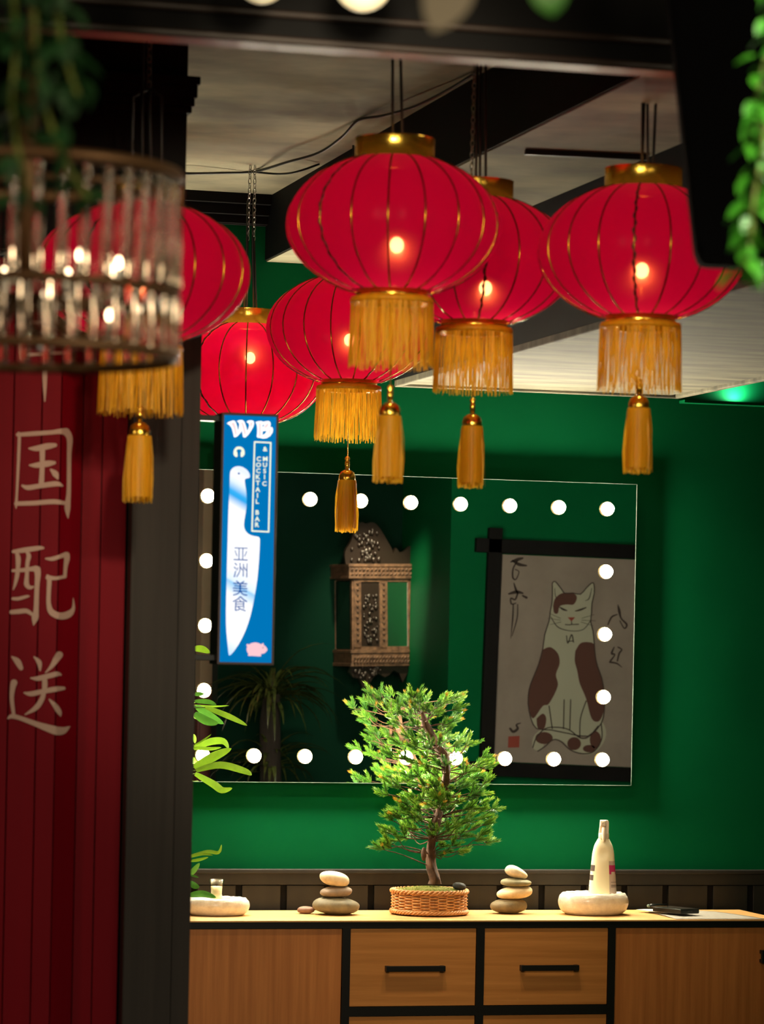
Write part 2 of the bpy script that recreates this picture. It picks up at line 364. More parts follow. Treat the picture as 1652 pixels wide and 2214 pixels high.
# ------------------------------------------------------------------ sideboard
ys = -0.38; yb = -0.045
zt = on_y(1000, 1989.5, ys).z
def fx(px): return on_y(px, 2090, ys).x
def fz(py): return on_y(1040, py, ys).z
side = thing('sideboard', 'long oak sideboard in a black metal frame below the mirror', 'sideboard', (0.25, (ys+yb)/2, 0))
so = side.location
x0, x1 = fx(345), fx(1690)
bx((x0-0.004, ys-0.004, zt-0.0045), (x1+0.004, yb, zt)).build('worktop', M_TOP, side, so, 0.001)
zr0, zr1 = fz(1991.5), fz(2006.5)
zrow = [zr1, fz(2175), fz(2195), fz(2195)-(zr1-fz(2175)), 0.10]
posts = [(x0, x0+0.022), (fx(740), fx(757)), (fx(1030), fx(1047)), (fx(1315), fx(1330)), (fx(1664), x1)]
fr = MB().box((x0, ys, zr1), (x1, yb, zr0-0.0005))
for a, b in posts: fr.box((a, ys, 0.0), (b, ys+0.03, zr1)); fr.box((a, yb-0.03, 0.0), (b, yb, zr1))
fr.box((x0, ys, 0.10), (x1, ys+0.03, 0.125)); fr.box((x0, yb-0.02, 0.10), (x1, yb, 0.125))
fr.build('frame', M_METAL, side, so)
rl = zrow[1]-zrow[2]
h = zrow[0]-zrow[1]
rows = []; z = zr1
while z-h > 0.12: rows.append((z-h, z)); z -= h+rl
for zz in rows: bx((posts[1][1], ys+0.0005, zz[0]-rl), (posts[3][0], ys+0.028, zz[0])).build('drawer_rail', M_METAL, side, so)
bx((x0+0.005, ys+0.03, 0.11), (x1-0.005, yb-0.005, zr1-0.001)).build('carcass', M_BLACK, side, so)
def handle(parent, c, lx, lz, org):
    m = MB().box((c[0]-lx/2, ys-0.014, c[2]-lz/2), (c[0]+lx/2, ys-0.005, c[2]+lz/2))
    if lx > lz:
        for k in (-1, 1): m.box((c[0]+k*(lx/2-0.006)-0.006, ys-0.006, c[2]-lz/2), (c[0]+k*(lx/2-0.006)+0.006, ys+0.006, c[2]+lz/2))
    else:
        for k in (-1, 1): m.box((c[0]-lx/2, ys-0.006, c[2]+k*(lz/2-0.005)-0.005), (c[0]+lx/2, ys+0.006, c[2]+k*(lz/2-0.005)+0.005))
    m.build('handle', M_METAL, parent, org, 0.0015)
for ci in (1, 2):
    a, b = posts[ci][1]+0.001, posts[ci+1][0]-0.001
    for k, (za, zb_) in enumerate(rows):
        d = bx((a, ys+0.004, za+0.001), (b, ys+0.022, zb_-0.001)).build('drawer', M_WOODX, side, so, 0.001)
        hz = fz(2093)-zr1+zb_
        hx = fx(897) if ci == 1 else fx(1187)
        handle(d, (hx, 0, hz), fx(961)-fx(833), 0.0155, so)
for ci, a, b in ((0, posts[0][1], posts[1][0]), (3, posts[3][1], posts[4][0])):
    n = 5; wd = (b-a-0.002)/n
    d = thing('door', None, None); d.parent = side
    bx((a+0.001, ys+0.006, 0.127), (b-0.001, ys+0.022, zr1-0.001)).build('door_panel', M_WOODZ, d, so, 0.001)
    hx = b-0.022 if ci == 3 else a+0.03
    handle(d, (hx if ci == 0 else fx(1651), 0, fz(2071)), 0.022, fz(2057)-fz(2085), so)
    d.name = 'door'
ZW = zt

# ------------------------------------------------------------------ things on the worktop
def wt(px, py, dz=0.0): return on_z(px, py, ZW+dz)
def pebble(name, px, py0, py1, wpx, base, col, col2, label, tilt=0.0, dep=0.8, group=None, y=None, seed=0, skew=0.0):
    """one worn stone: py0 top, py1 underside in the picture, wpx its width"""
    k = 1.0/F*(base-CAM).dot(FWD)
    hh = (py1-py0)*k; ww = wpx*k
    rnd = random.Random(seed); ph = [rnd.uniform(0, 6.28) for _ in range(4)]
    def fn(d): return 1+0.05*math.sin(2*d.x+ph[0]+d.y)+0.04*math.sin(3*d.z+ph[1])*d.x+0.03*math.sin(4*d.x+ph[2])*d.y
    M = Matrix.Rotation(tilt, 3, 'Y')
    m = MB().ball((0, 0, 0), 1.0, 28, (ww/2, ww/2*dep, hh/2), fn)
    for p in m.v:
        s = p.x/(ww/2); p.z *= (1+skew*s); e = p.z/(hh/2); p.z = hh/2*math.copysign(abs(e)**0.82, e) if abs(e) > 1e-6 else p.z
    m.v = [M @ p for p in m.v]
    z0 = min(p.z for p in m.v)
    loc = Vector((base.x, base.y, base.z))
    m.v = [p-Vector((0, 0, z0)) for p in m.v]
    mt = mat('stone_'+name+str(seed), col, 0.62, col2=col2, scale=(45, 45, 45), bump=0.12, spec=0.35)
    o = m.build('pebble', mt); o.location = loc
    return tag(o, label, 'stone', group), loc.z+max(p.z for p in m.v)
b = wt(732, 1979.5); b.y += 0.03
_, zt1 = pebble('grey', 732, 1942, 1979.5, 104, b, S(128, 118, 92), S(104, 96, 76), 'wide grey-green stone at the foot of the left stack', 0.06, seed=1, skew=-0.15)
_, zt2 = pebble('mauve', 725, 1918, 1943, 70, Vector((on_y(725, 1943, b.y).x, b.y, zt1-0.0025)), S(150, 130, 112), S(124, 108, 92), 'flat mauve-grey stone in the middle of the left stack', -0.03, seed=2)
_, zt3 = pebble('cream', 723, 1887, 1918, 67, Vector((on_y(723, 1918, b.y).x, b.y, zt2-0.002)), S(226, 206, 172), S(200, 180, 146), 'cream stone with a crack on top of the left stack', 0.16, seed=3)
b2 = wt(661, 1975.5); pebble('single', 661, 1960, 1975.5, 39, b2, S(140, 104, 84), S(116, 86, 70), 'small brown pebble lying alone on the worktop left of the stack', 0, seed=4)
c = wt(1109.5, 1977); c.y += 0.03
_, z1 = pebble('olive', 1110, 1943, 1977, 81, c, S(124, 108, 76), S(98, 86, 62), 'thick olive-grey stone at the foot of the right stack', -0.03, seed=5)
_, z2 = pebble('cream2', 1113, 1914, 1943, 79, Vector((on_y(1113, 1943, c.y).x, c.y, z1-0.003)), S(228, 202, 158), S(204, 178, 134), 'smooth cream stone second from the bottom of the right stack', -0.10, seed=6)
_, z3 = pebble('green', 1115.5, 1898, 1916, 69, Vector((on_y(1115.5, 1915, c.y).x, c.y, z2-0.003)), S(136, 128, 96), S(112, 106, 80), 'thin green-grey stone third up in the right stack', 0.03, seed=7)
pebble('top', 1116, 1874, 1898, 52, Vector((on_y(1116, 1898, c.y).x, c.y, z3-0.003)), S(226, 208, 174), S(196, 178, 146), 'tilted cream stone on the very top of the right stack', 0.40, seed=8, skew=-0.25)

M_PEARL = mat('pearl_glaze', S(236, 226, 208), 0.32, col2=S(216, 204, 184), scale=(60, 60, 60), bump=0.35, coat=0.4, spec=0.6)
def dish(px, py, wpx, hpx, label, sy=1.0, seed=0):
    base = wt(px, py); k = (base-CAM).dot(FWD)/F; base.y += wpx*k/2*sy*0.8
    if base.y > yb-0.105*sy: base.y = yb-0.105*sy
    r = wpx*k/2; hh = hpx*k
    prof = [(0.001, 0), (0.62*r, 0), (0.80*r, 0.05*hh), (0.93*r, 0.22*hh), (0.995*r, 0.5*hh), (0.985*r, 0.72*hh), (0.93*r, 0.90*hh), (0.85*r, 0.99*hh), (0.76*r, 0.97*hh), (0.68*r, 0.80*hh), (0.62*r, 0.58*hh), (0.4*r, 0.5*hh), (0.001, 0.5*hh)]
    fn = lambda th, t: 1+0.012*math.sin(3*th+seed)+0.006*math.sin(7*th)
    m = MB().lathe([q for q in spline(prof, 4)], 56, (0, 0, 0), 1, sy, fn)
    rnd = random.Random(seed)
    for p in m.v:
        rr = math.hypot(p.x, p.y/sy)
        if p.z > 0.75*hh: p.z += 0.0016*math.sin(p.x*420+3*math.sin(p.y*300))*math.cos(p.y*380)
    o = m.build('dish', M_PEARL); o.location = base
    return tag(o, label, 'dish'), base, hh
_, db, dh = dish(1298.5, 1981, 157, 48, 'round pearly white dish with a spray bottle standing in it', 0.78, 1)
_, db2, dh2 = dish(478, 1982, 146, 38, 'pearly white dish holding a candle glass at the left end', 0.75, 4)

# spray bottle
M_BOT = mat('milky_plastic', S(248, 236, 196), 0.35, spec=0.4)
M_TRIG = mat('cream_plastic', S(232, 216, 190), 0.4)
k = (db-CAM).dot(FWD)/F/9.23
bot = thing('spray_bottle', 'cream plastic trigger spray bottle standing in the round white dish', 'bottle', (on_y(1302.6, 1935, db.y).x, db.y, db.z+0.5*dh+0.0005), None, -PSI)
zb0 = bot.location.z
py_floor = 1760+1640/9.23
zz0 = 1640+ (on_y(1303, py_floor, db.y).z-zb0)/k
bw = [(zz0, 262), (zz0-12, 284), (1640, 287), (1500, 276), (1300, 262), (1100, 246), (1000, 237), (900, 228), (800, 219), (700, 200), (620, 178), (560, 148), (520, 126), (490, 104)]
prof = [((wd)*k, (zz0-y)*k) for y, wd in bw]
def bodyfn(th, t): return 1.0/((abs(math.cos(th))**2.6+abs(math.sin(th))**2.6)**(1/2.6))
prof2 = spline([(0.0005, 0)]+prof+[(0.0005, prof[-1][1]+0.0003)], 3)
bm_ = MB().lathe(prof2, 48, (0, 0, 0), 1, 0.62, bodyfn)
dip = (zz0-840)*k
for p in bm_.v:                                            # thumb hollow at the shoulder
    if p.y < 0:
        q = ((p.x)/(150*k))**2+((p.z-dip-60*k)/(110*k))**2
        p.y *= 1-0.16*math.exp(-q*1.2)
bm_.build('bottle_body', M_BOT, bot)
def shell(th0, th1, ya, yb_, name, m_, inset=1.003):
    v = []; f = []; n = 10; mm = 12
    ps = [((zz0-y)*k, wd*k) for y, wd in bw]
    def rad(z):
        for (za, ra), (zb2, rb) in zip(ps, ps[1:]):
            if za <= z <= zb2: return ra+(rb-ra)*(z-za)/(zb2-za)
        return ps[-1][1]
    for i in range(mm+1):
        y = ya+(yb_-ya)*i/mm; z = (zz0-y)*k
        for j in range(n+1):
            th = th0+(th1-th0)*j/n; r = rad(z)*bodyfn(th, 0)*inset
            v.append((r*math.cos(th), r*0.62*math.sin(th)*1.01, z))
    for i in range(mm):
        for j in range(n): f.append((i*(n+1)+j, i*(n+1)+j+1, (i+1)*(n+1)+j+1, (i+1)*(n+1)+j))
    MB().add(v, f).build(name, m_, bot, fixn=False)
M_LBL = mat('grey_label', S(190, 170, 156), 0.5); M_PINK = mat('pink_label', S(176, 42, 96), 0.5); M_LDK = mat('dark_label_print', S(80, 66, 60), 0.5)
shell(-1.12, 0.1, 930, 1590, 'label', M_LBL)
shell(-1.12, 0.1, 1010, 1190, 'label', M_PINK, 1.006)
for ya, yb_ in ((1215, 1150), (1300, 1260)): shell(-0.95, -0.5, ya-20, yb_-8, 'label_print', M_LBL, 1.008)
for yy in (1345, 1400, 1420, 1440): shell(-1.0, -0.2, yy, yy+8, 'label_print', M_LDK, 1.007)
shell(-PI+0.02, -PI+0.86, 1015, 1135, 'label', M_LDK, 1.004)
shell(-PI+0.02, -PI+0.80, 1210, 1320, 'label', M_LDK, 1.004)
for yy in (1450, 1480, 1510, 1540): shell(-PI+0.05, -PI+0.45, yy, yy+14, 'label_print', M_LDK, 1.004)
def lz(y): return (zz0-y)*k
trig = MB().lathe([(0.0, lz(492)), (106*k, lz(492)), (106*k, lz(385)), (98*k, lz(375)), (0, lz(375))], 28, (4*k, 0, 0), 1, 0.9)
trig.flat([(-95*k, -30*k, lz(375)), (100*k, -30*k, lz(375)), (100*k, -30*k, lz(160)), (85*k, -30*k, lz(125)), (60*k, -30*k, lz(120)), (-72*k, -30*k, lz(120)), (-78*k, -30*k, lz(230))], (0, 95*k, 0))
trig.build('spray_head', M_TRIG, bot, None, 0.0006)
nz = MB().box((-72*k, -95*k, lz(238)), (30*k, -28*k, lz(128))); nz.build('nozzle', M_TRIG, bot, None, 0.0012)
rg = MB().tube([(-20*k+30*k*math.cos(a), -97*k, lz(185)+30*k*math.sin(a)) for a in [2*PI*i/18 for i in range(18)]], 7*k, 6, True); rg.build('nozzle_ring', M_TRIG, bot)
lv = MB().tube([(-5*k, -45*k, lz(240)), (-2*k, -80*k, lz(300)), (0, -95*k, lz(380)), (5*k, -85*k, lz(470)), (0*k, -110*k, lz(540))], [26*k, 40*k, 48*k, 44*k, 24*k], 10); lv.build('trigger', M_TRIG, bot)

# candle in its glass
cg = Vector((on_y(466, 1945, db2.y).x, db2.y-0.01, db2.z+0.5*dh2+0.0005)); k2 = (cg-CAM).dot(FWD)/F
can = thing('candle_glass', 'small shot glass with a cream candle on the left dish', 'candle', cg)
ztop = on_y(466, 1901, cg.y).z-cg.z
M_CG = bpy.data.materials.new('thin_clear_glass'); M_CG.use_nodes = True; nt = M_CG.node_tree; nt.nodes.remove(nt.nodes['Principled BSDF'])
tp_ = nt.nodes.new('ShaderNodeBsdfTransparent'); gp_ = nt.nodes.new('ShaderNodeBsdfGlossy'); gp_.inputs['Roughness'].default_value = 0.05; lw_ = nt.nodes.new('ShaderNodeLayerWeight'); lw_.inputs['Blend'].default_value = 0.25; mx_ = nt.nodes.new('ShaderNodeMixShader')
nt.links.new(lw_.outputs['Facing'], mx_.inputs[0]); nt.links.new(tp_.outputs[0], mx_.inputs[1]); nt.links.new(gp_.outputs[0], mx_.inputs[2]); nt.links.new(mx_.outputs[0], nt.nodes['Material Output'].inputs[0])
rb, rt = 12*k2, 16*k2
MB().lathe([(0.0005, 0), (rb, 0), (rb*1.02, 0.004), (rt*0.9, ztop*0.75), (rt, ztop), (rt-0.0012, ztop), (rt*0.9-0.0014, ztop*0.75), (rb-0.0014, 0.012), (0.0005, 0.011)], 32).build('glass', M_CG, can)
M_WAX = mat('cream_wax', S(250, 226, 170), 0.5)
MB().lathe([(0.0005, 0.0125), (rb-0.002, 0.0125), (rt*0.9-0.0022, ztop*0.74), (0.0005, ztop*0.74)], 28).build('wax', M_WAX, can)
MB().tube([(0, 0, ztop*0.73), (0.001, 0, ztop*0.8), (0.003, 0, ztop*0.84)], 0.0007, 6).build('wick', M_BLACK, can)

# papers and phone
M_PAPER = mat('white_paper', S(196, 190, 182), 0.7); M_NEWS = mat('grey_paper', S(156, 150, 138), 0.75, col2=S(140, 134, 122), scale=(140, 20, 20))
def sheet(name, pts, dz, label, m_, wave=0.0):
    P = [on_z(x, y, ZW) for x, y in pts]; n = 14; v = []; f = []
    for i in range(n+1):
        for j in range(n+1):
            s, t_ = i/n, j/n
            p = (P[0]*(1-s)+P[1]*s)*(1-t_)+(P[3]*(1-s)+P[2]*s)*t_
            z = ZW+dz+wave*abs(math.sin(3.1*s+1.5*t_))*(1-t_)
            v.append((p.x, min(max(p.y, ys-0.003), yb-0.002), z))
    top = len(v)
    for q in list(v): v.append((q[0], q[1], q[2]-0.0005))
    for i in range(n):
        for j in range(n):
            a, b_, c_, d_ = i*(n+1)+j, (i+1)*(n+1)+j, (i+1)*(n+1)+j+1, i*(n+1)+j+1
            f.append((a, b_, c_, d_)); f.append((a+top, d_+top, c_+top, b_+top))
    for (r0, st) in ((0, 1), (n*(n+1), 1), (0, n+1), (n, n+1)):
        for q in range(n): a = r0+q*st; f.append((a, a+st, a+st+top, a+top))
    c0 = sum((Vector(q) for q in v), Vector())/len(v); c0.z = ZW+dz-0.0005
    o = MB().add(v, f).build(name, m_, None, c0); return tag(o, label, 'paper')
sheet('paper_sheet', [(1402, 1972.5), (1548, 1972), (1655, 1988), (1462, 1988)], 0.0015, 'wide grey sheet lying under the phone at the right end', M_NEWS, 0.004)
sheet('paper_sheet', [(1376, 1972), (1424, 1971.8), (1500, 1981), (1440, 1980)], 0.0075, 'white paper corner sticking out left of the phone', M_PAPER, 0.001)
zp = 0.009
A = on_z(1472, 1976.5, ZW+zp); B = on_z(1411, 1970.5, ZW+zp); Cc = on_z(1512, 1975.2, ZW+zp); D = B+(Cc-A)
M_PHONE = mat('black_phone', S(20, 21, 19), 0.25, spec=0.6)
ph = thing('phone', 'black phone lying flat on the papers at the right', 'phone', A)
th_ = 10.5*k2*1.02
MB().flat([A, Cc, D, B], (0, 0, th_)).build('phone_body', M_PHONE, ph, A, 0.0015)
cen = (A+B+Cc+D)/4
scr = [cen+(p-cen)*0.93+Vector((0, 0, th_+0.0004)) for p in (A, Cc, D, B)]
MB().flat(scr).build('screen', mat('phone_glass', S(60, 58, 52), 0.08, spec=0.8), ph, A)
for i in range(3):
    q = A+(Cc-A)*(0.40+0.09*i)+Vector((0, 0, th_*0.5)); MB().ball(q-(Cc-A).cross(Vector((0, 0, 1))).normalized()*-0.0002, 0.0011, 8).build('port', M_EDGE, ph, A)
lg = wt(1405, 1971); pen = thing('pen', 'black pen end poking out behind the phone', 'pen', (lg.x, max(lg.y, A.y), ZW+0.0165))
MB().tube([(0, 0, 0), (0.02, 0.01, 0), (0.06, 0.03, -0.002)], 0.0055, 10).build('pen_barrel', M_PHONE, pen)
MB().tube([(-0.008, -0.004, 0), (0, 0, 0)], 0.0042, 10).build('pen_cap', M_EDGE, pen)

# ------------------------------------------------------------------ artificial pine in a wicker basket
bb = wt(948, 1983); kb = (bb-CAM).dot(FWD)/F
R0 = 84*kb; DY = 0.90
bb.y += R0*DY*0.98
pine = thing('bonsai_pine', 'artificial bonsai pine growing from an oval wicker basket on the sideboard', 'plant', bb)
M_WICK = mat('wicker', S(210, 152, 92), 0.45, col2=S(176, 116, 64), scale=(60, 60, 60), bump=0.1)
hb = 57*kb; NS = 26
basket = MB().lathe([(R0*0.9, 0.002), (R0*0.93, hb*0.3), (R0*0.93, hb*0.8), (R0*0.88, hb*0.8)], 40, (0, 0, 0), 1, DY).build('basket', mat('wicker_dark', S(96, 58, 30), 0.7), pine)
rows_ = 12
for r_ in range(rows_):
    z = hb*(0.20+0.62*r_/(rows_-1)); pts = []
    for i in range(NS*6):
        th = 2*PI*i/(NS*6); wv = math.cos(NS/2*th+(PI if r_ % 2 else 0)); rr = R0*(0.955+0.035*wv)
        pts.append((rr*math.cos(th), rr*DY*math.sin(th), z+0.0006*math.sin(5*th+r_)))
    if r_ == 0: weave = MB()
    weave.tube(pts, 0.0023, 5, True)
tag(weave.build('weave', M_WICK, basket), kind='stuff')
st0 = MB().tube([(0, 0, hb*0.12), (0, 0, hb*0.9)], 0.0021, 6).build('stake', M_WICK, basket)
for i in range(NS):
    th = 2*PI*(i+0.5)/NS; loc = (R0*0.955*math.cos(th), R0*0.955*DY*math.sin(th), 0)
    if i == 0: st0.location = loc
    else: copy(st0, basket, loc)
def braid(z, rad, amp, nturn, ns, name, tr):
    m = MB()
    for q in range(ns):
        pts = []
        for i in range(220):
            th = 2*PI*i/220; a = nturn*th+2*PI*q/ns
            rr = rad+amp*math.cos(a); pts.append((rr*math.cos(th), rr*DY*math.sin(th), z+amp*math.sin(a)))
        m.tube(pts, tr, 6, True)
    m.build(name, M_WICK, basket)
braid(hb*0.90, R0*0.98, 0.0042, 16, 3, 'rim_braid', 0.0030)
braid(hb*0.08+0.004, R0*0.985, 0.0040, 15, 4, 'foot_braid', 0.0031)
M_MOSS = mat('moss', S(120, 118, 24), 0.9, col2=S(74, 84, 18), scale=(220, 220, 220), bump=0.6)
ms = MB().lathe([(R0*0.93, hb*0.86), (R0*0.8, hb*0.97), (R0*0.4, hb*1.05), (0.001, hb*1.06)], 40, (0, 0, 0), 1, DY, lambda th, t: 1+0.02*math.sin(5*th)).build('moss', M_MOSS, pine)
rnd = random.Random(5); mb = MB()
for i in range(1600):
    r = R0*0.9*math.sqrt(rnd.random()); th = rnd.uniform(0, 2*PI); p = Vector((r*math.cos(th), r*DY*math.sin(th), hb*(1.05-0.14*(r/R0)**2)))
    d = Vector((rnd.uniform(-1, 1), rnd.uniform(-1, 1), 1.3)).normalized()*rnd.uniform(0.002, 0.006); s = d.orthogonal().normalized()*0.0006
    mb.add([p-s, p+s, p+d], [(0, 1, 2)], False)
tag(mb.build('moss_fibre', M_MOSS, ms, fixn=False), kind='stuff')

def cp(x, y): return 720+x/4.1, 1460+y/4.1
def pp(x, y, dy=0.0): px, py = cp(x, y); return on_y(px, py, bb.y+dy)
trunk = [(905, 1850, 58, 0), (900, 1800, 50, 0), (872, 1700, 43, .005), (868, 1580, 40, .01), (880, 1450, 38, .0), (905, 1340, 40, -.01), (925, 1260, 40, 0), (955, 1160, 30, .02), (985, 1080, 24, .03), (998, 960, 36, .02), (1008, 850, 34, 0), (985, 720, 40, -.02), (930, 640, 38, -.01), (875, 550, 40, .01), (825, 460, 42, .015), (815, 410, 34, .02), (790, 330, 14, .03)]
TP = [pp(x, y, dy) for x, y, wd, dy in trunk]; TW = [wd/4.1*kb for x, y, wd, dy in trunk]
sp = spline([tuple(p)+(r,) for p, r in zip(TP, TW)], 6); tm = MB(); n = 14
tm.tube([q[:3] for q in sp], [q[3] for q in sp], n)
rnd = random.Random(3)
for i, p in enumerate(tm.v[:len(sp)*n]):
    c_ = Vector(sp[i//n][:3]); kk = 1+0.16*math.sin((i % n)*1.9+i//n*0.35)+rnd.uniform(-.05, .05); tm.v[i] = c_+(p-c_)*kk
M_BARK = mat('bark', S(96, 62, 36), 0.85, col2=S(52, 33, 20), scale=(90, 90, 35), bump=0.8)
tr = tm.build('trunk', M_BARK, pine, bb)
MB().ball(pp(805, 1585, -.012), 1, 10, (.008, .010, .020)).build('knot', M_BARK, tr, bb)
MB().ball(pp(800, 510, -.01), 1, 10, (.006, .008, .016)).build('knot', M_BARK, tr, bb)

mass = [(700,200),(760,190),(620,275),(700,300),(820,300),(930,300),(1040,240),(1105,205),(1090,310),(1100,410),(1000,450),(900,340),(530,400),(450,320),(560,340),(640,380),(700,450),(560,470),(760,250),(980,340),
(560,600),(640,560),(700,600),(780,560),(720,660),(500,720),(590,750),(700,770),(800,740),(900,770),(950,800),(1000,520),(1050,570),(1110,620),(1235,610),(1180,680),(960,600),(1040,450),(850,690),
(1385,740),(1320,800),(1255,820),(1400,820),
(500,970),(440,1050),(560,1000),(650,920),(720,880),(830,850),(900,880),(800,1000),(880,1000),(1150,900),(1200,860),(1280,900),(1380,965),(1200,980),(1120,1000),(1310,1030),(1250,1060),(740,960),
(600,1140),(540,1195),(680,1110),(640,1190),(760,1100),(740,1190),(880,1080),(880,1150),(1040,1100),(1130,1120),(1240,1090),(1350,1130),(1450,1190),(1340,1210),(1260,1180),(1200,1200),(960,1130),
(500,1290),(560,1270),(650,1230),(720,1270),(780,1290),(450,1395),(520,1385),(620,1370),(700,1350),(450,1480),(540,1460),(400,1540),(470,1530),(610,1420),
(1130,1290),(1230,1290),(1340,1290),(1390,1320),(1050,1360),(1130,1350),(1250,1380),(1350,1410),(1395,1500),(1300,1450),(950,1400),(1030,1450),(950,1500),(1000,1590),(1100,1500),(1160,1570),(1180,1430),(880,1400)]
front = [(930,1080),(1000,1060),(900,1010),(1010,1140),(1000,785),(920,1390),(1010,1190),(940,1170),(1040,1010),(830,640),(860,340)]
back = [(rnd.uniform(620, 1150), rnd.choice((230, 330, 600, 700, 900, 960, 1120, 1180, 1300, 1400))+rnd.uniform(-30, 30)) for _ in range(46)]
def needle_mat():
    m = bpy.data.materials.new('pine_needle'); m.use_nodes = True; nt = m.node_tree; b = nt.nodes['Principled BSDF']
    at_ = nt.nodes.new('ShaderNodeAttribute'); at_.attribute_name = 'tip'
    cr = nt.nodes.new('ShaderNodeValToRGB'); e = cr.color_ramp.elements
    e[0].position = 0.0; e[0].color = S(26, 70, 22); e[1].position = 1.0; e[1].color = S(182, 112, 34)
    for ps, c in ((0.35, S(54, 110, 34)), (0.62, S(108, 156, 42)), (0.86, S(178, 198, 72))): q = e.new(ps); q.color = c
    nt.links.new(at_.outputs['Fac'], cr.inputs['Fac']); nt.links.new(cr.outputs['Color'], b.inputs['Base Color'])
    b.inputs['Roughness'].default_value = 0.38; b.inputs['Specular IOR Level'].default_value = 0.55
    tl = nt.nodes.new('ShaderNodeBsdfTranslucent'); mx = nt.nodes.new('ShaderNodeMixShader'); mx.inputs[0].default_value = 0.25
    nt.links.new(cr.outputs['Color'], tl.inputs[0]); nt.links.new(b.outputs[0], mx.inputs[1]); nt.links.new(tl.outputs[0], mx.inputs[2])
    nt.links.new(mx.outputs[0], nt.nodes['Material Output'].inputs[0]); return m
M_NEED = needle_mat()
tw = MB(); ns_ = MB(); shoots = []
def needle(p, d, L, wd, t0, t1):
    s = d.cross(Vector((rnd.uniform(-1, 1), rnd.uniform(-1, 1), rnd.uniform(-1, 1))))
    s = s.normalized()*wd if s.length > 1e-6 else d.orthogonal()*wd
    ns_.add([p-s, p+s, p+d*L*0.6+s*0.9, p+d*L*0.6-s*0.9, p+d*L], [(0, 1, 2, 3), (3, 2, 4)], False)
    tm_ = t0+(t1-t0)*0.6; ns_.tip += [t0, t0, tm_, tm_, t1]
def shoot(s, d, L, tone, brown):
    tw.tube([s, s+d*L*0.85], [0.0011, 0.0008], 4, caps=False)
    a = d.orthogonal().normalized(); b_ = d.cross(a); nn = int(125*L/0.05)
    for i in range(nn):
        t_ = (i+rnd.random())/nn; ph_ = rnd.uniform(0, 2*PI); an = math.radians(rnd.uniform(26, 52)*(1-0.55*t_))
        dd = (d*math.cos(an)+(a*math.cos(ph_)+b_*math.sin(ph_))*math.sin(an)).normalized()
        dd = (dd+Vector((0, 0, 0.10))).normalized()
        base_t = tone*rnd.uniform(0.6, 1.1); tip_t = min(0.9, base_t+0.28+0.15*t_)
        if brown and t_ > 0.72: base_t = 0.9; tip_t = 1.0
        needle(s+d*L*(0.05+0.9*t_), dd, rnd.uniform(0.013, 0.021)*(1-0.2*t_), 0.00058, base_t, tip_t)
def trunk_at(y):                                       # trunk point a little below a level of the picture
    best = min(range(len(trunk)), key=lambda i: abs(trunk[i][1]-y)); return best
for j, (x, y) in enumerate(mass+back+front):
    isb = len(mass) <= j < len(mass)+len(back); isf = j >= len(mass)+len(back)
    ti = trunk_at(y+45+0.10*abs(x-960)); base_ = TP[ti]
    dx = abs(x-trunk[ti][0])
    dy = rnd.uniform(0.03, 0.10) if isb else rnd.uniform(-0.10, 0.03)*max(0.25, 1-dx/600)
    if isf: dy = rnd.uniform(-0.09, -0.05)
    c_ = pp(x, y, dy)
    out = (c_-base_); out.z *= 0.4
    if out.length < 0.01: out = Vector((0, -1, 0))
    out.normalize()
    mid = base_.lerp(c_, 0.55)+Vector((rnd.uniform(-.006, .006), rnd.uniform(-.012, .012), rnd.uniform(-.02, .012))); anchor = c_-out*0.016
    tw.tube([q[:3] for q in spline([tuple(base_), tuple(mid), tuple(anchor)], 3)], [0.0017]*3+[0.0013]*3+[0.0009], 5, caps=False)
    for q in range(3):
        d = (out*rnd.uniform(0.5, 1.0)+Vector((rnd.uniform(-.6, .6), rnd.uniform(-.7, .5), rnd.uniform(-.05, .75)))).normalized()
        L = rnd.uniform(0.030, 0.044)
        shoot(anchor+Vector((rnd.uniform(-.006, .006), rnd.uniform(-.006, .006), rnd.uniform(-.006, .006))), d, L, rnd.uniform(0.18, 0.52), rnd.random() < 0.10)
tw.build('twigs', M_BARK, pine, bb, fixn=False)['kind'] = 'stuff'
ns_.build('needles', M_NEED, pine, bb, fixn=False)['kind'] = 'stuff'
# dark stone on the moss
sb = Vector((on_y(993, 1910, bb.y-0.03).x, bb.y-0.035, bb.z+hb*0.955))
pebble('dark', 993, 1895, 1912, 30, sb, S(58, 60, 56), S(36, 38, 36), 'dark slate pebble lying on the moss in the pine basket', 0.1, seed=11)

# ------------------------------------------------------------------ bamboo-leaved plant half hidden by the pillar
M_LEAF = trans_mix(mat('leaf_bright', S(116, 144, 40), 0.42, col2=S(84, 120, 32), scale=(25, 25, 25), spec=0.5), S(130, 170, 40), 0.12)
M_LEAFD = trans_mix(mat('leaf_deep', S(78, 136, 54), 0.4, col2=S(52, 106, 40), scale=(25, 25, 25), spec=0.5), S(90, 150, 50), 0.12)
M_STEM = mat('plant_stem', S(104, 120, 46), 0.6)
gx = on_y(340, 1960, -0.20).x
plant = thing('leafy_plant', 'plant with long strap leaves reaching out from behind the dark pillar', 'plant', (gx, -0.20, ZW))
pot = MB().lathe([(0.001, 0), (0.045, 0), (0.058, 0.10), (0.061, 0.11), (0.054, 0.11), (0.050, 0.095), (0.001, 0.095)], 32).build('pot', mat('black_pot', S(30, 28, 26), 0.4), plant)
stems = MB()
for dx, h_ in ((-0.015, 0.92), (0.012, 0.72), (0.0, 0.36)):
    stems.tube([(dx*0.4, 0, 0.08), (dx, 0.005, h_*0.5), (dx*1.3, 0, h_)], [0.007, 0.006, 0.004], 8)
stems.build('stems', M_STEM, plant)
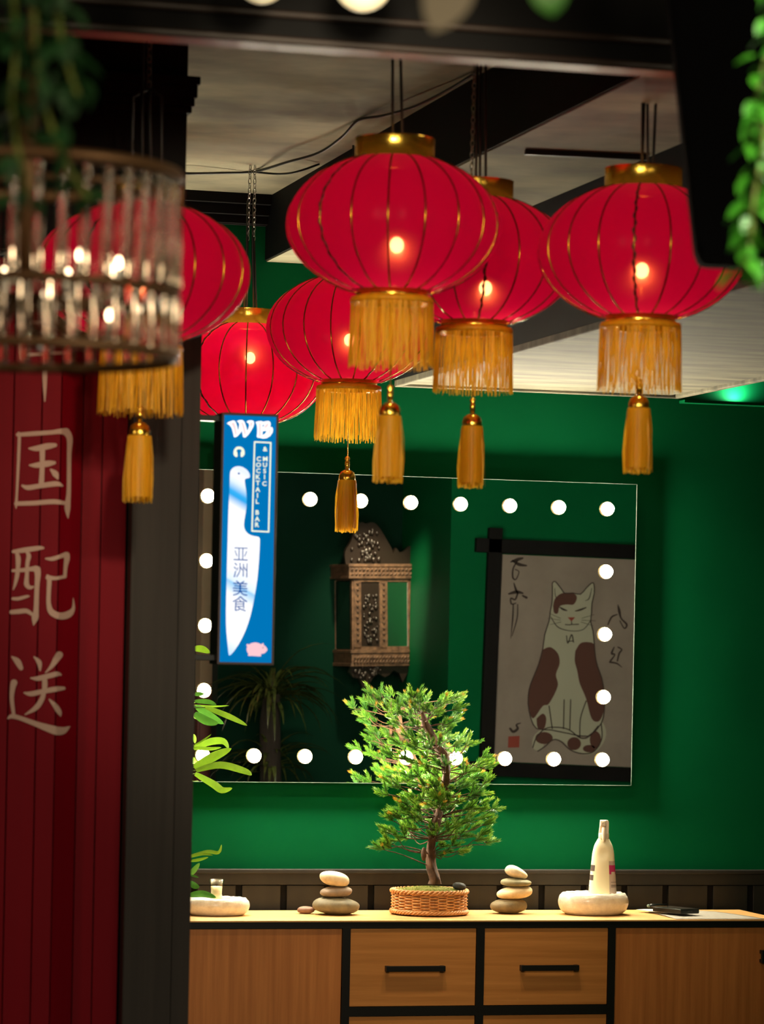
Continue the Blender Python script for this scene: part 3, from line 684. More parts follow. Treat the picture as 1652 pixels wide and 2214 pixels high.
lf3 = [([(90,240),(170,245),(250,282)],56,0),([(100,695),(140,690),(192,690)],36,1),([(100,762),(230,768),(312,800)],40,1),([(100,802),(260,815),(440,806)],16,0),([(110,812),(250,910),(385,988)],64,1),([(95,885),(210,955),(330,985)],70,1),([(200,820),(440,915),(618,1004)],46,0),([(88,1232),(250,1165),(380,1160),(432,1232)],58,0),([(80,1225),(240,1235),(360,1222)],30,0),([(90,1420),(290,1310),(462,1232)],74,0),([(110,1450),(350,1395),(590,1455),(662,1497)],58,0),([(100,1482),(280,1585),(370,1645),(470,1625)],60,0),([(92,1200),(180,1150),(262,1090)],15,0)]
lf5 = [([(45,278),(190,242),(285,248),(312,180)],26,0),([(40,290),(150,262),(238,273)],18,0),([(45,322),(120,310),(200,288)],22,0),([(42,440),(80,395),(125,338)],38,1),([(42,442),(80,450),(117,462)],14,1),([(40,500),(80,530),(122,546)],44,1),([(40,612),(150,600),(266,632)],48,1)]
li = 0
for lst, sc, ox, oy in ((lf3, 4.59, 400, 1350), (lf5, 3.933, 400, 1780)):
    for pts, wd, dk in lst:
        li += 1; dy = -0.03*(li % 4)
        q = spline([(x, y) for x, y in pts], 5); m = MB(); nq = len(q)
        fr_, v = [], []
        kk = (plant.location-CAM).dot(FWD)/F/sc
        for i, (x, y) in enumerate(q):
            a = q[max(0, i-1)]; b_ = q[min(nq-1, i+1)]; l = math.hypot(b_[0]-a[0], b_[1]-a[1]) or 1
            nx, ny = -(b_[1]-a[1])/l, (b_[0]-a[0])/l; t_ = i/(nq-1); ww = wd*0.62*max(0.02, (math.sin(PI*min(1, 0.12+0.88*t_))**0.7))
            px, py = ox+x/sc, oy+y/sc; yy = plant.location.y+dy-0.05*t_
            C0 = on_y(px, py, yy); e1 = on_y(px+nx*ww/sc, py+ny*ww/sc, yy+0.35*ww*kk); e2 = on_y(px-nx*ww/sc, py-ny*ww/sc, yy+0.35*ww*kk)
            v += [e1, C0, e2]
        root = Vector((plant.location.x+0.01, plant.location.y, v[1].z-0.03)); v[0:3] = v[0:3]
        f = []
        for i in range(nq-1): f += [(3*i, 3*i+1, 3*i+4, 3*i+3), (3*i+1, 3*i+2, 3*i+5, 3*i+4)]
        m.add(v, f); m.tube([root, (root+v[1])*0.5+Vector((0, 0, 0.01)), v[1]], [0.003, 0.002, 0.0015], 5)
        m.build('leaf', M_LEAFD if dk else M_LEAF, plant, plant.location)

# ------------------------------------------------------------------ dark pillar, red panel wall, hanging sign
yP = at(363, 1200, 6.55).y
pu0, pu1 = on_y(284, 1200, yP).x, on_y(428, 1200, yP).x
ptop = on_y(400, 560, yP).z
pil = thing('pillar', 'dark boarded pillar with a black capital between the red panels and the sideboard', 'pillar', ((pu0+pu1)/2, yP+0.07, 0))
n = 2; ed = [pu0, on_y(388, 1200, yP).x, pu1]
for a, b in zip(ed, ed[1:]): bx((a+0.0006, yP, 0), (b-0.0006, yP+0.012, ptop)).build('board', M_PILLAR, pil, pil.location, 0.001)
bx((pu0+0.001, yP+0.012, 0), (pu1-0.001, yP+0.14, ptop)).build('core', M_BLACKW, pil, pil.location)
su0, su1 = on_y(215, 330, yP).x, on_y(402, 330, yP).x
bx((on_y(-160, 330, yP).x, yP-0.004, ptop), (su1, yP+0.17, ZC-0.001)).build('shaft', M_BLACK, pil, pil.location)
cap = MB()
for (ya, yb_, ov) in ((168, 186, 24), (186, 214, 19), (214, 232, 14), (232, 246, 9)):
    o_ = ov*6.55/F; cap.box((su0, yP-0.004-o_, on_y(400, yb_, yP).z), (su1+o_, yP+0.17, on_y(400, ya, yP).z))
cap.build('capital', M_BLACK, pil, pil.location, 0.002)

yR = yP+0.01
def ux(px, y=None): return on_y(px, 1200, yR if y is None else y).x
DEP = 0.04
redw = thing('red_panel_wall', 'ribbed red steel panel painted with white Chinese characters', 'panel', (ux(110), yR, 0))
zR1 = ptop-0.065
uS0, uS1 = ux(127), ux(174, yR+DEP)
def plank(a, ya, b, yb_):
    th = Vector((0, 0.006, 0)); e = 0.0012
    d = Vector((b-a, yb_-ya, 0)).normalized()*e
    A_ = Vector((a, ya, 0.05))+d; B_ = Vector((b, yb_, 0.05))-d
    MB().flat([A_, B_, B_+Vector((0, 0, zR1)), A_+Vector((0, 0, zR1))], th).build('panel', M_RED, redw, redw.location, 0.0008)
for a, b in ((-130, -95), (-95, -40), (-40, 24), (24, 85), (85, 127)): plank(ux(a), yR, ux(b), yR)
plank(uS0, yR, uS1, yR+DEP)
for a, b in ((174, 217), (217, 272)): plank(ux(a, yR+DEP), yR+DEP, ux(b, yR+DEP), yR+DEP)
bx((ux(-130), yR+DEP+0.008, 0.0), (ux(272, yR+DEP), yR+DEP+0.03, zR1+0.06)).build('panel_back', M_BLACK, redw, redw.location)
sn = Vector((DEP, -(uS1-uS0), 0)).normalized()
def mpR(px, py, k=0):
    p = on_y(px, py, yR-0.0012-0.0002*k)
    if p.x <= uS0: return p
    d = ray(px, py); q = Vector((uS0, yR, 0))+sn*(0.0012+0.0002*k)
    return CAM+d*((q-CAM).dot(sn)/d.dot(sn))
chars = [((0, 900, 8.26), [[(335,300,45),(345,400,55),(325,900,50),(300,1400,40),(290,1560,50),(285,1650,10)],[(320,330,70),(600,310,80),(900,290,75),(1060,270,90),(1180,275,130)],[(1180,275,130),(1245,400,110),(1235,700,78),(1230,1300,75),(1215,1500,90),(1205,1650,100),(1215,1820,15)],[(290,1560,75),(600,1550,80),(950,1525,85),(1150,1550,70)],[(520,575,30),(650,575,95),(850,535,110),(985,515,70)],[(530,875,30),(650,875,90),(850,845,110),(970,830,60)],[(400,1240,40),(500,1275,85),(700,1245,85),(1000,1205,90),(1110,1240,40)],[(755,560,100),(755,850,85),(740,1200,95)],[(910,955,40),(990,1030,110),(1030,1110,40)]]),
 ((0, 1160, 8.26), [[(240,270,60),(450,240,90),(700,205,75),(770,205,40)],[(300,290,60),(325,400,90),(320,560,75),(305,700,75),(270,850,50),(235,950,15)],[(490,290,60),(515,350,80),(490,480,70),(480,700,70),(475,850,90),(530,910,70),(590,900,40)],[(230,610,50),(400,600,70),(560,580,80),(640,575,110)],[(660,590,130),(675,680,105),(660,900,85),(645,1300,90),(625,1450,120),(600,1580,20)],[(230,1110,50),(330,1110,60),(480,1070,50),(520,1065,25)],[(205,1350,75),(330,1340,85),(470,1330,80),(570,1390,60)],[(820,395,30),(930,400,70),(1060,360,70),(1180,320,90)],[(1190,330,110),(1195,400,100),(1170,550,70),(1160,715,60)],[(1160,715,60),(1000,745,60),(860,735,90)],[(850,700,50),(880,780,80),(870,1000,75),(870,1200,80),(920,1350,110),(1080,1420,120),(1230,1385,120),(1310,1280,60),(1308,1100,10)]]),
 ((0, 1390, 8.26), [[(215,250,30),(310,330,110),(375,450,80)],[(610,250,25),(700,350,90),(715,490,30)],[(1060,215,130),(1000,300,110),(920,420,70),(815,530,20)],[(550,630,25),(680,635,85),(850,595,90),(1020,555,85),(1090,570,30)],[(795,640,90),(800,750,95),(785,880,80),(740,1020,90),(640,1160,90),(450,1280,20)],[(430,890,25),(550,910,85),(750,870,85),(1000,825,90),(1140,810,60)],[(885,1015,30),(990,1130,90),(1060,1240,90),(1080,1300,30)],[(250,710,120),(230,780,100),(210,950,75),(220,1100,70),(245,1280,60)],[(145,1350,30),(210,1310,80),(350,1340,80),(650,1450,95),(850,1520,130),(1020,1570,150),(1140,1560,120),(1245,1495,20)]]),
 ((0, 640, 8.26), [[(800,100,90),(800,900,85),(800,1500,80),(800,1880,20)],[(350,480,70),(360,900,70),(370,1120,60)],[(350,490,60),(800,460,70),(1240,430,80)],[(1240,430,100),(1230,800,80),(1210,1080,60)],[(370,1060,60),(800,1030,65),(1210,1010,60)]])]
for (ox, oy, sc), strokes in chars:
    m = MB()
    for k_, st in enumerate(strokes): stroke(m, st, lambda x, y: mpR(ox+x/sc, oy+y/sc, k_))
    m.build('lettering', M_CHALK, redw, redw.location, fixn=False)

# the lit sign
yS = at(537, 1170, 6.72).y
sg = thing('hanging_sign', 'narrow blue lightbox sign with a white knife, hung from the dark pillar', 'sign', at(537, 1170, 6.72))
gl = sg.location
def sp_(x, y): return 420+x/3.57, 860+y/3.57
A_, B_ = on_y(*sp_(194, 1090), yS), on_y(*sp_(631, 1090), yS)
sx0, sx1 = A_.x, B_.x
sz1, sz0 = on_y(*sp_(430, 123), yS).z, on_y(*sp_(390, 2060), yS).z
M_FRAME = mat('sign_dark_frame', S(52, 34, 34), 0.45); M_SIDE = mat('sign_side', S(30, 20, 18), 0.5)
bw_ = 18/3.57*6.72/F
fr = MB()
for a, b in (((sx0, sz0), (sx0+bw_, sz1)), ((sx1-bw_, sz0), (sx1, sz1)), ((sx0+bw_, sz0), (sx1-bw_, sz0+bw_)), ((sx0+bw_, sz1-bw_), (sx1-bw_, sz1))): fr.box((a[0], yS-0.003, a[1]), (b[0], yS+0.006, b[1]))
fr.build('frame', M_FRAME, sg, gl, 0.0008)
bx((sx0, yS+0.006, sz0), (sx1, yS+0.074, sz1)).build('box_body', M_SIDE, sg, gl, 0.001)
M_BLUE = emit('sign_blue', S(0, 118, 186), 1.0); M_WHITE = emit('sign_white', (1, 1, 0.97, 1), 1.25); M_SPINK = emit('sign_pink', S(255, 226, 228), 1.0); M_CREAM = emit('sign_cream', S(250, 255, 226), 1.05)
M_DBLUE = emit('sign_dark_blue', S(0, 84, 168), 0.9); M_PIG = emit('sign_pig_pink', S(255, 204, 212), 1.0)
face = bx((sx0+bw_, yS-0.0005, sz0+bw_), (sx1-bw_, yS+0.004, sz1-bw_)).build('lit_face', M_BLUE, sg, gl)
def lay(k): return lambda x, y: on_y(*sp_(x, y), yS-0.0006-0.0003*k)
def lay4(k): return lambda x, y: on_y(470+x/11.8, 890+y/11.8, yS-0.0006-0.0003*k)
def lay5(k): return lambda x, y: on_y(480+x/13.02, 1170+y/13.02, yS-0.0006-0.0003*k)
def fills(name, polys, mp, m_):
    m = MB()
    for p in polys: m.flat([mp(*q) for q in p])
    return m.build(name, m_, sg, gl, fixn=False)
def knife_mat():
    m = bpy.data.materials.new('sign_knife'); m.use_nodes = True; nt = m.node_tree; nt.nodes.remove(nt.nodes['Principled BSDF'])
    tc = nt.nodes.new('ShaderNodeTexCoord'); dt = nt.nodes.new('ShaderNodeVectorMath'); dt.operation = 'DOT_PRODUCT'
    dv = Vector((0.55, 0, 1.0)); dt.inputs[1].default_value = dv
    def val(x, y): return (lay(0)(x, y)-gl).dot(dv)
    v0, v1 = val(266, 1988), val(300, 528)
    mr = nt.nodes.new('ShaderNodeMapRange'); mr.inputs['From Min'].default_value = v0; mr.inputs['From Max'].default_value = v1
    cr = nt.nodes.new('ShaderNodeValToRGB'); el = cr.color_ramp.elements
    wht = (1.0, 1.0, 1.0, 1); blu = S(40, 165, 235); pale = S(225, 240, 255)
    f = lambda x, y: (val(x, y)-v0)/(v1-v0)
    b1, b2 = f(345, 775), f(360, 1465)
    el[0].position = 0; el[0].color = S(190, 222, 255); el[1].position = 1; el[1].color = S(232, 240, 255)
    for ps, c in ((0.10, wht), (b2-0.07, wht), (b2, S(150, 205, 248)), (b2+0.012, pale), (b2+0.09, wht), (b1-0.06, wht), (b1-0.002, blu), (b1+0.02, S(60, 175, 240)), (b1+0.07, pale), (b1+0.11, wht)):
        q = el.new(min(1, max(0, ps))); q.color = c
    e = nt.nodes.new('ShaderNodeEmission'); e.inputs[1].default_value = 1.1
    nt.links.new(tc.outputs['Object'], dt.inputs[0]); nt.links.new(dt.outputs['Value'], mr.inputs['Value']); nt.links.new(mr.outputs[0], cr.inputs[0])
    nt.links.new(cr.outputs[0], e.inputs[0]); nt.links.new(e.outputs[0], nt.nodes['Material Output'].inputs[0]); return m
knife = [(275,600),(280,565),(300,540),(335,528),(375,535),(410,560),(428,590),(428,615),(410,622),(390,632),(395,680),(403,740),(405,820),(398,880),(388,940),(384,985),(392,1020),(415,1048),(450,1065),(490,1072),(504,1082),(507,1110),(500,1250),(487,1400),(465,1540),(435,1680),(395,1800),(345,1900),(300,1965),(275,1988),(266,1982),(260,1930),(248,1800),(245,1650),(250,1400),(258,1100),(263,900),(272,700)]
fills('knife_print', [[q[:2] for q in spline(knife+[knife[0]], 2)][:-1]], lay(0), knife_mat())
m = MB(); disc(m, 344, 585, 8, 8, lay(1)); m.build('eye_print', M_DBLUE, sg, gl, fixn=False)
W_ = [(240,300),(300,260),(400,225),(450,240),(480,300),(510,400),(525,490),(545,420),(560,330),(545,280),(495,245),(560,215),(640,215),(690,260),(720,340),(745,420),(760,500),(795,430),(815,350),(800,300),(740,260),(800,225),(880,222),(930,250),(938,310),(915,390),(860,490),(790,590),(720,655),(685,662),(655,640),(640,560),(625,480),(590,540),(520,620),(455,658),(420,640),(405,560),(375,440),(330,360),(280,325)]
Bo = [(975,265),(1050,245),(1130,240),(1160,260),(1240,245),(1310,238),(1350,270),(1360,330),(1345,390),(1400,400),(1420,450),(1410,530),(1350,620),(1260,675),(1170,688),(1080,668),(1030,662),(1005,640),(1015,560),(1020,450),(1010,350),(990,300)]
fills('lettering', [W_], lay4(0), M_WHITE); fills('lettering', [Bo], lay4(0), M_WHITE)
fills('lettering_inner', [[(345,295),(430,270),(460,350),(500,560),(455,610),(420,440)],[(600,270),(650,265),(690,360),(735,560),(690,600),(640,400)],[(830,275),(900,270),(890,350),(830,430),(840,340)]], lay4(1), M_SPINK)
fills('lettering_inner', [[(1060,290),(1110,290),(1110,630),(1060,630)],[(1230,330),(1300,285),(1310,340),(1260,410),(1180,420)],[(1330,450),(1370,450),(1340,560),(1270,620),(1310,540)]], lay4(1), M_SPINK)
fills('letter_gap', [[(1155,335),(1205,330),(1150,410)],[(1155,500),(1265,490),(1220,560),(1150,605)]], lay4(2), M_BLUE)
m = MB(); stroke(m, [(455,1100,70),(440,1060,60),(455,990,66),(500,935,66),(552,925,66),(606,935,66),(655,990,66),(668,1060,60),(652,1100,70)], lay4(0)); stroke(m, [(465,1050,90),(482,1125,70)], lay4(1)); stroke(m, [(640,1050,90),(625,1125,70)], lay4(1)); m.build('headphone_print', M_CREAM, sg, gl, fixn=False)
m = MB()
for a, b in (((466,341),(591,347)),((591,347),(574,1035)),((574,1035),(446,1028)),((446,1028),(466,341))): stroke(m, [a+(11,), b+(11,)], lay(0), True, 1)
m.build('border_print', M_CREAM, sg, gl, fixn=False)
m = MB()
for ch, x, y in (('C',498,472),('O',496,518),('C',494,564),('K',493,611),('T',491,658),('A',490,708),('I',488,754),('L',487,800),('B',487,885),('A',486,935),('R',485,980),('&',548,396),('M',548,472),('U',546,518),('S',544,565),('I',543,611),('C',542,663)):
    letter(m, ch, x, y, 36, lay(0), 1.05)
m.build('lettering', M_CREAM, sg, gl, fixn=False)
cjk = [[(350,190,28),(722,200,28)],[(325,518,32),(728,533,32)],[(483,205,28),(478,520,28)],[(588,205,28),(583,525,28)],[(365,262,24),(425,425,24)],[(702,275,24),(635,435,24)],
 [(360,615,30),(425,680,30)],[(335,722,30),(405,785,30)],[(385,840,30),(345,1012,36)],[(507,612,26),(507,760,26),(488,880,28),(410,1008,28)],[(605,635,26),(598,998,32)],[(705,622,26),(698,1025,32)],[(452,738,22),(420,830,24)],[(525,730,26),(570,820,30)],[(625,735,26),(675,825,30)],
 [(400,1115,32),(485,1185,32)],[(625,1128,32),(535,1190,32)],[(315,1185,36),(712,1203,36)],[(342,1255,34),(688,1270,34)],[(305,1322,34),(718,1338,34)],[(312,1395,34),(710,1415,34)],[(513,1190,44),(510,1405,44)],[(500,1415,34),(440,1480,34),(310,1522,34)],[(520,1425,34),(600,1500,36),(712,1525,38)],
 [(520,1560,34),(430,1640,34),(305,1703,34)],[(520,1560,34),(600,1640,36),(705,1708,36)],[(385,1708,30),(620,1708,30)],[(387,1705,32),(378,1950,32)],[(615,1705,32),(610,1848,32)],[(390,1772,26),(615,1772,26)],[(390,1838,26),(615,1838,26)],[(365,1955,30),(495,1925,30)],[(450,1850,30),(520,1910,30),(665,1965,32)],[(640,1862,26),(588,1902,26)],[(480,1640,26),(540,1690,26)]]
m = MB()
for st in cjk: stroke(m, st, lay5(1), False, 4)
m.build('lettering', M_DBLUE, sg, gl, fixn=False)
m = MB(); disc(m, 470, 1942, 66, 53, lay(0), 28); disc(m, 525, 1942, 36, 34, lay(0)); disc(m, 552, 1944, 13, 14, lay(0)); disc(m, 412, 1910, 9, 10, lay(0))
m.flat([lay(0)(*q) for q in ((512,1905),(534,1892),(538,1918))])
for a in ((416,1950,450,1993),(482,1960,516,1996)): m.flat([lay(0)(*q) for q in ((a[0],a[1]),(a[2],a[1]),(a[2],a[3]),(a[0],a[3]))])
m.build('pig_print', M_PIG, sg, gl, fixn=False)
m = MB(); disc(m, 531, 1929, 4, 4, lay(1)); m.build('pig_eye_print', M_FRAME, sg, gl, fixn=False)
for yy in (905, 1422):
    q = on_y(470, yy, yS+0.04)
    m = MB().box((pu1-0.002, yS+0.03, q.z-0.006), (sx0+0.002, yS+0.05, q.z+0.006)); m.box((pu1-0.001, yS+0.022, q.z-0.010), (pu1+0.006, yS+0.058, q.z+0.010)); m.build('bracket', M_METAL, sg, gl, 0.001)

# ------------------------------------------------------------------ red lanterns
def ceil_z(u):
    if UB0 < u < UB1: return ZB
    if US0 < u < US1: return ZS
    return ZC
NR = 18
def lan_r(t): return 0.2*math.cos(math.radians(66.5)*t), 0.125*math.sin(math.radians(66.5)*t)/math.sin(math.radians(66.5))
def make_lantern():
    root = bpy.data.objects.new('paper_lantern', None); COL.objects.link(root)
    prof = [lan_r(-1+2*i/22) for i in range(23)]
    MB().lathe(prof, NR*6, (0, 0, 0), 1, 1, lambda th, t: 1+0.028*abs(math.sin(NR/2*th))*math.sin(PI*t)).build('shade', M_SILK, root, fixn=False)
    r0 = MB().tube([(lan_r(-1+2*i/16)[0]+0.0008, 0, lan_r(-1+2*i/16)[1]) for i in range(17)], 0.0019, 6).build('rib', M_GOLDRIB, root)
    for i in range(1, NR): copy(r0, root, None, (0, 0, 2*PI*i/NR))
    for a in (0, 5, 11):
        th = 2*PI*a/NR; pts = []
        for i in range(49):
            r, z = lan_r(-1+2*i/48); b = th+0.018*math.sin(i*1.35); pts.append(((r+0.001)*math.cos(b), (r+0.001)*math.sin(b), z))
        MB().tube(pts, 0.0018, 5).build('seam_cord', M_DARKRIB, root)
    z = 0.125
    MB().lathe([(0.078, z-0.004), (0.0755, z-0.001), (0.0755, z+0.037), (0.0765, z+0.039)], 48, fn=lambda th, t: 1+0.004*math.sin(9*th)+0.003*math.sin(17*th+2)).build('top_ring', M_GOLD, root)
    MB().lathe([(0.066, -z+0.003), (0.0685, -z+0.002), (0.0685, -z-0.022), (0.066, -z-0.023), (0.062, -z-0.022), (0.062, -z+0.003), (0.066, -z+0.003)], 48).build('bottom_ring', M_GOLD, root)
    MB().lathe([(0.0690, -z-0.010), (0.0780, -z-0.013), (0.0800, -z-0.018), (0.0790, -z-0.024), (0.0690, -z-0.022)], 48).build('fringe_band', M_FRINGE, root)
    rnd = random.Random(11); m = MB()
    for i in range(300):
        th = 2*PI*(i+rnd.uniform(-.4, .4))/300; r = 0.0775+rnd.uniform(-.0022, .0016); L = 0.124+rnd.uniform(-.008, .006); sway = rnd.uniform(-.05, .05); tw_ = rnd.uniform(-0.9, 0.9)
        v = []; wv = 0.00085
        for q in range(4):
            t_ = q/3; a = th+sway*t_*t_+0.012*math.sin(6*t_+i); rr = r+0.0035*t_+rnd.uniform(-.0006, .0006)
            p = Vector((rr*math.cos(a), rr*math.sin(a), -z-0.018-L*t_)); s = Vector((-math.sin(a+tw_), math.cos(a+tw_), 0))*wv
            v += [p-s, p+s]
        m.add(v, [(2*q, 2*q+1, 2*q+3, 2*q+2) for q in range(3)], False)
    m.build('fringe', M_FRINGE, root, fixn=False)['kind'] = 'stuff'
    tas = MB().lathe([(0.0005, -0.335), (0.0095, -0.337), (0.017, -0.343), (0.020, -0.352), (0.0205, -0.368), (0.018, -0.370), (0.0005, -0.370)], 24)
    tas.lathe([(0.0005, -0.302), (0.004, -0.304), (0.0065, -0.309), (0.004, -0.314), (0.0055, -0.316), (0.0055, -0.334), (0.0005, -0.335)], 16)
    tas.tube([(0, 0, -z), (0, 0, -0.305)], 0.0012, 6)
    tas = tas.build('tassel', M_GOLD, root)
    m = MB()
    for i in range(150):
        th = 2*PI*i*0.618; r = 0.0255*math.sqrt((i+0.5)/150)*1.0; L = 0.122+rnd.uniform(-.007, .006); v = []; tw_ = rnd.uniform(0, PI)
        for q in range(4):
            t_ = q/3; rr = r*(0.86+0.24*t_+0.12*math.sin(PI*t_))+0.0012*math.sin(5*t_+i); p = Vector((rr*math.cos(th), rr*math.sin(th), -0.362-L*t_)); s = Vector((math.cos(tw_), math.sin(tw_), 0))*0.0012
            v += [p-s, p+s]
        m.add(v, [(2*q, 2*q+1, 2*q+3, 2*q+2) for q in range(3)], False)
    m.lathe([(0.0235, -0.361), (0.026, -0.37), (0.0265, -0.42), (0.027, -0.478)], 24, (0, 0, 0), 0.9, 0.9)
    m.build('tassel_threads', M_FRINGE, tas, fixn=False)['kind'] = 'stuff'
    MB().ball((0, 0, 0), 0.0135, 14, (1, 1, 1.15)).build('bulb', M_LBULB, root)
    return root
def copy_tree(o, parent=None):
    c = o.copy(); COL.objects.link(c)
    if parent is not None: c.parent = parent
    for ch in list(o.children): copy_tree(ch, c)
    return c
def chain(m, p0, p1, link=0.015):
    d = p1-p0; n_ = max(1, int(d.length/(link*0.78))); u = d.normalized(); a = u.orthogonal().normalized(); b = u.cross(a)
    for i in range(n_):
        c_ = p0+d*((i+0.5)/n_); s = a if i % 2 else b
        m.tube([c_+u*(math.cos(q)*link*0.5)+s*(math.sin(q)*link*0.27) for q in [2*PI*k/10 for k in range(10)]], 0.0012, 4, True)
proto = make_lantern()
LAN = [  # axis px, middle py, depth, bulb px offset, tassel shift, turn, cords, chains, label
 (851, 488, 6.15, (7, 42), 0.0, 0.12, [[(850, 300), (849, 120)], [(872, 300), (866, 120)]], [], 'largest red lantern, hanging in the upper middle in front of two others'),
 (309, 590, 6.15, (-10, 30), 0.052, 0.4, [[(284, 450), (287, 210), (322, 190)], [(350, 450), (350, 210), (322, 190)]], [[(322, 190), (322, 90)]], 'red lantern cut off behind the glass chandelier at the left'),
 (1028, 565, 6.66, (22, 58), 0.022, 0.95, [[(1051, 395), (1050, 150)]], [[(1019, 395), (1027, 150)]], 'red lantern tucked between the upper middle lantern and the right-hand one'),
 (1388, 547, 6.32, (0, 38), 0.058, 0.72, [[(1388, 365), (1394, 165)], [(1411, 365), (1419, 165)]], [], 'red lantern at the right, its shoulder cut by the black screen'),
 (757, 713, 7.88, (-1, 22), -0.005, 1.35, [[(768, 560), (775, 330)]], [[(775, 330), (775, 262)]], 'red lantern hanging lower, behind and below the upper middle one'),
 (535, 808, 8.4, (6, -34), 0.0, 0.2, [[(527, 672), (536, 515)], [(556, 672), (549, 515)]], [[(536, 520), (541, 375)], [(549, 520), (551, 375)]], 'lowest red lantern, farthest back above the blue sign'),
]
for i, (px, py, Y, bo, ts, rz, cords, chains, lab) in enumerate(LAN):
    o = proto if i == 0 else copy_tree(proto)
    P = at(px, py, Y); o.location = P; o.rotation_euler = (0, 0, rz-PSI)
    tag(o, lab, 'lantern', 'red lanterns hanging from the ceiling')
    Rm = Matrix.Rotation(-(rz-PSI), 3, 'Z')
    for ch in list(o.children):
        nm = ch.name.split('.')[0]
        if nm == 'bulb': ch.location = Rm @ (at(px+bo[0], py+bo[1], Y)-P)
        if nm == 'tassel': ch.location = (0, 0, ts)
    yc = P.y
    def wp(q): p = on_y(q[0], q[1], yc); return p
    mc = MB()
    for c_ in cords:
        pts = [wp(q) for q in c_]
        pts[0].z = P.z+0.130
        if not chains or len(c_) == 2 and c_[-1][1] < 200: pts.append(Vector((pts[-1].x, pts[-1].y, ceil_z(pts[-1].x))))
        pts = [p for k_, p in enumerate(pts) if k_ == 0 or p.z <= ceil_z(p.x)+1e-6]
        mc.tube(pts, 0.0028, 6)
    mc.v = [Rm @ (p-P) for p in mc.v]; mc.build('cord', M_WIRE, o)
    if chains:
        mc = MB()
        for c_ in chains:
            a, b = wp(c_[0]), wp(c_[1]); b.z = ceil_z(b.x)
            if c_[0][1] > 380 and i == 2: a.z = P.z+0.165
            chain(mc, a, b)
        mc.v = [Rm @ (p-P) for p in mc.v]; mc.build('chain', M_CHAIN, o)

# cable stapled to the ceiling, and a track bar
pts = [on_z(x, y, ZC-dz) for x, y, dz in ((300, 372, .006), (405, 375, .02), (480, 374, .012), (550, 371, .004), (620, 351, .025), (690, 330, .03), (740, 296, .02), (776, 260, .004), (830, 250, .02), (900, 229, .03), (975, 191, .02), (1040, 150, .004))]
cb = MB().tube([q[:3] for q in spline([tuple(p) for p in pts], 5)], 0.0035, 6); 
cbo = cb.build('ceiling_cable', M_WIRE, None, pts[3]); tag(cbo, 'thin black cable looping along the grey ceiling between the lantern hooks', 'cable')
pts = [on_z(x, y, ZC-dz) for x, y, dz in ((552, 372, .006), (600, 376, .02), (640, 372, .03), (690, 355, .004))]
tag(MB().tube([q[:3] for q in spline([tuple(p) for p in pts], 5)], 0.0028, 6).build('ceiling_cable', M_WIRE, None, pts[0]), 'short black cable branching right from the hook above the lowest lantern', 'cable')
a, b = on_z(1135, 335, ZB-0.012), on_z(1400, 347, ZB-0.012)
d = (b-a).normalized(); up = Vector((0, 0, 1)); s = d.cross(up)*0.008
m = MB().flat([a-s, a+s, b+s, b-s], (0, 0, 0.0115)); tag(m.build('track_bar', M_METAL, None, a, 0.001), 'thin black bar fixed across the underside of the grey ceiling beam', 'bar')

# ------------------------------------------------------------------ black screen at the right
Ys = 4.75
out = [(1425, -120)]+[(1447, 0), (1506, 545)]
for k_ in range(5):
    a = PI+k_/4*PI/2; out.append((1530+24*math.cos(a)+1*(4-k_), 548-24*math.sin(a)))
out += [(1790, 583), (1790, -120)]
scp = [at(x, y, Ys) for x, y in out]
scr = thing('hanging_screen', 'black screen with a rounded corner hanging tilted at the right edge', 'screen', at(1620, 300, Ys))
MB().flat(scp, FWD*0.05).build('housing', mat('black_housing', S(9, 9, 10), 0.9, spec=0.04), scr, scr.location, 0.003)
cs = at(1620, 240, Ys)
ins = [cs+(p-cs)*0.93-FWD*0.0012 for p in scp]
MB().flat(ins, FWD*0.001).build('display', mat('black_display', S(7, 7, 9), 0.8, spec=0.04), scr, scr.location)
t_ = at(1640, -100, Ys)+FWD*0.025
MB().tube([t_, Vector((t_.x, t_.y, ZC))], 0.02, 12).build('mount_pole', M_METAL, scr, scr.location)

# ------------------------------------------------------------------ glass rod chandelier
Yc = 3.87; ch0 = at(55, 600, Yc); RC = 0.18
zc_ = [at(55, y, Yc).z for y in (378, 632, 768)]
chd = thing('chandelier', 'round chandelier of upright glass rods in bronze hoops at the left', 'chandelier', ch0)
M_BRONZE = mat('bronze', (0.15, 0.075, 0.03, 1), 0.45, 0.6)
M_CRY = glass('crystal', (1.0, 0.97, 0.93, 1), 0.02, 1.45)
def hoop(z, r=RC, tr=0.006, flat=1.0): return MB().tube([(r*math.cos(2*PI*i/72), r*math.sin(2*PI*i/72), z-ch0.z) for i in range(72)], tr, 8, True)
hoop(zc_[0], RC, 0.0085).build('hoop', M_BRONZE, chd); hoop(zc_[1], RC, 0.005).build('hoop', M_BRONZE, chd); hoop(zc_[2]).build('hoop', M_BRONZE, chd)
for (za, zb2) in ((zc_[0], zc_[1]), (zc_[1], zc_[2])):
    L = za-zb2-0.008; n_ = 40
    r0 = MB().lathe([(0.0005, 0), (0.0058, 0.001), (0.0065, 0.006), (0.0065, L-0.006), (0.0058, L-0.001), (0.0005, L)], 10).build('crystal_rod', M_CRY, chd)
    for i in range(n_):
        th = 2*PI*(i+(0.5 if za == zc_[0] else 0))/n_; loc = Vector((RC*math.cos(th), RC*math.sin(th), zb2+0.004-ch0.z))
        if i == 0: r0.location = loc
        else: copy(r0, chd, loc)
arms = MB().tube([(0, 0, zc_[0]-ch0.z+0.12), (0, 0, zc_[1]-ch0.z)], 0.012, 12)
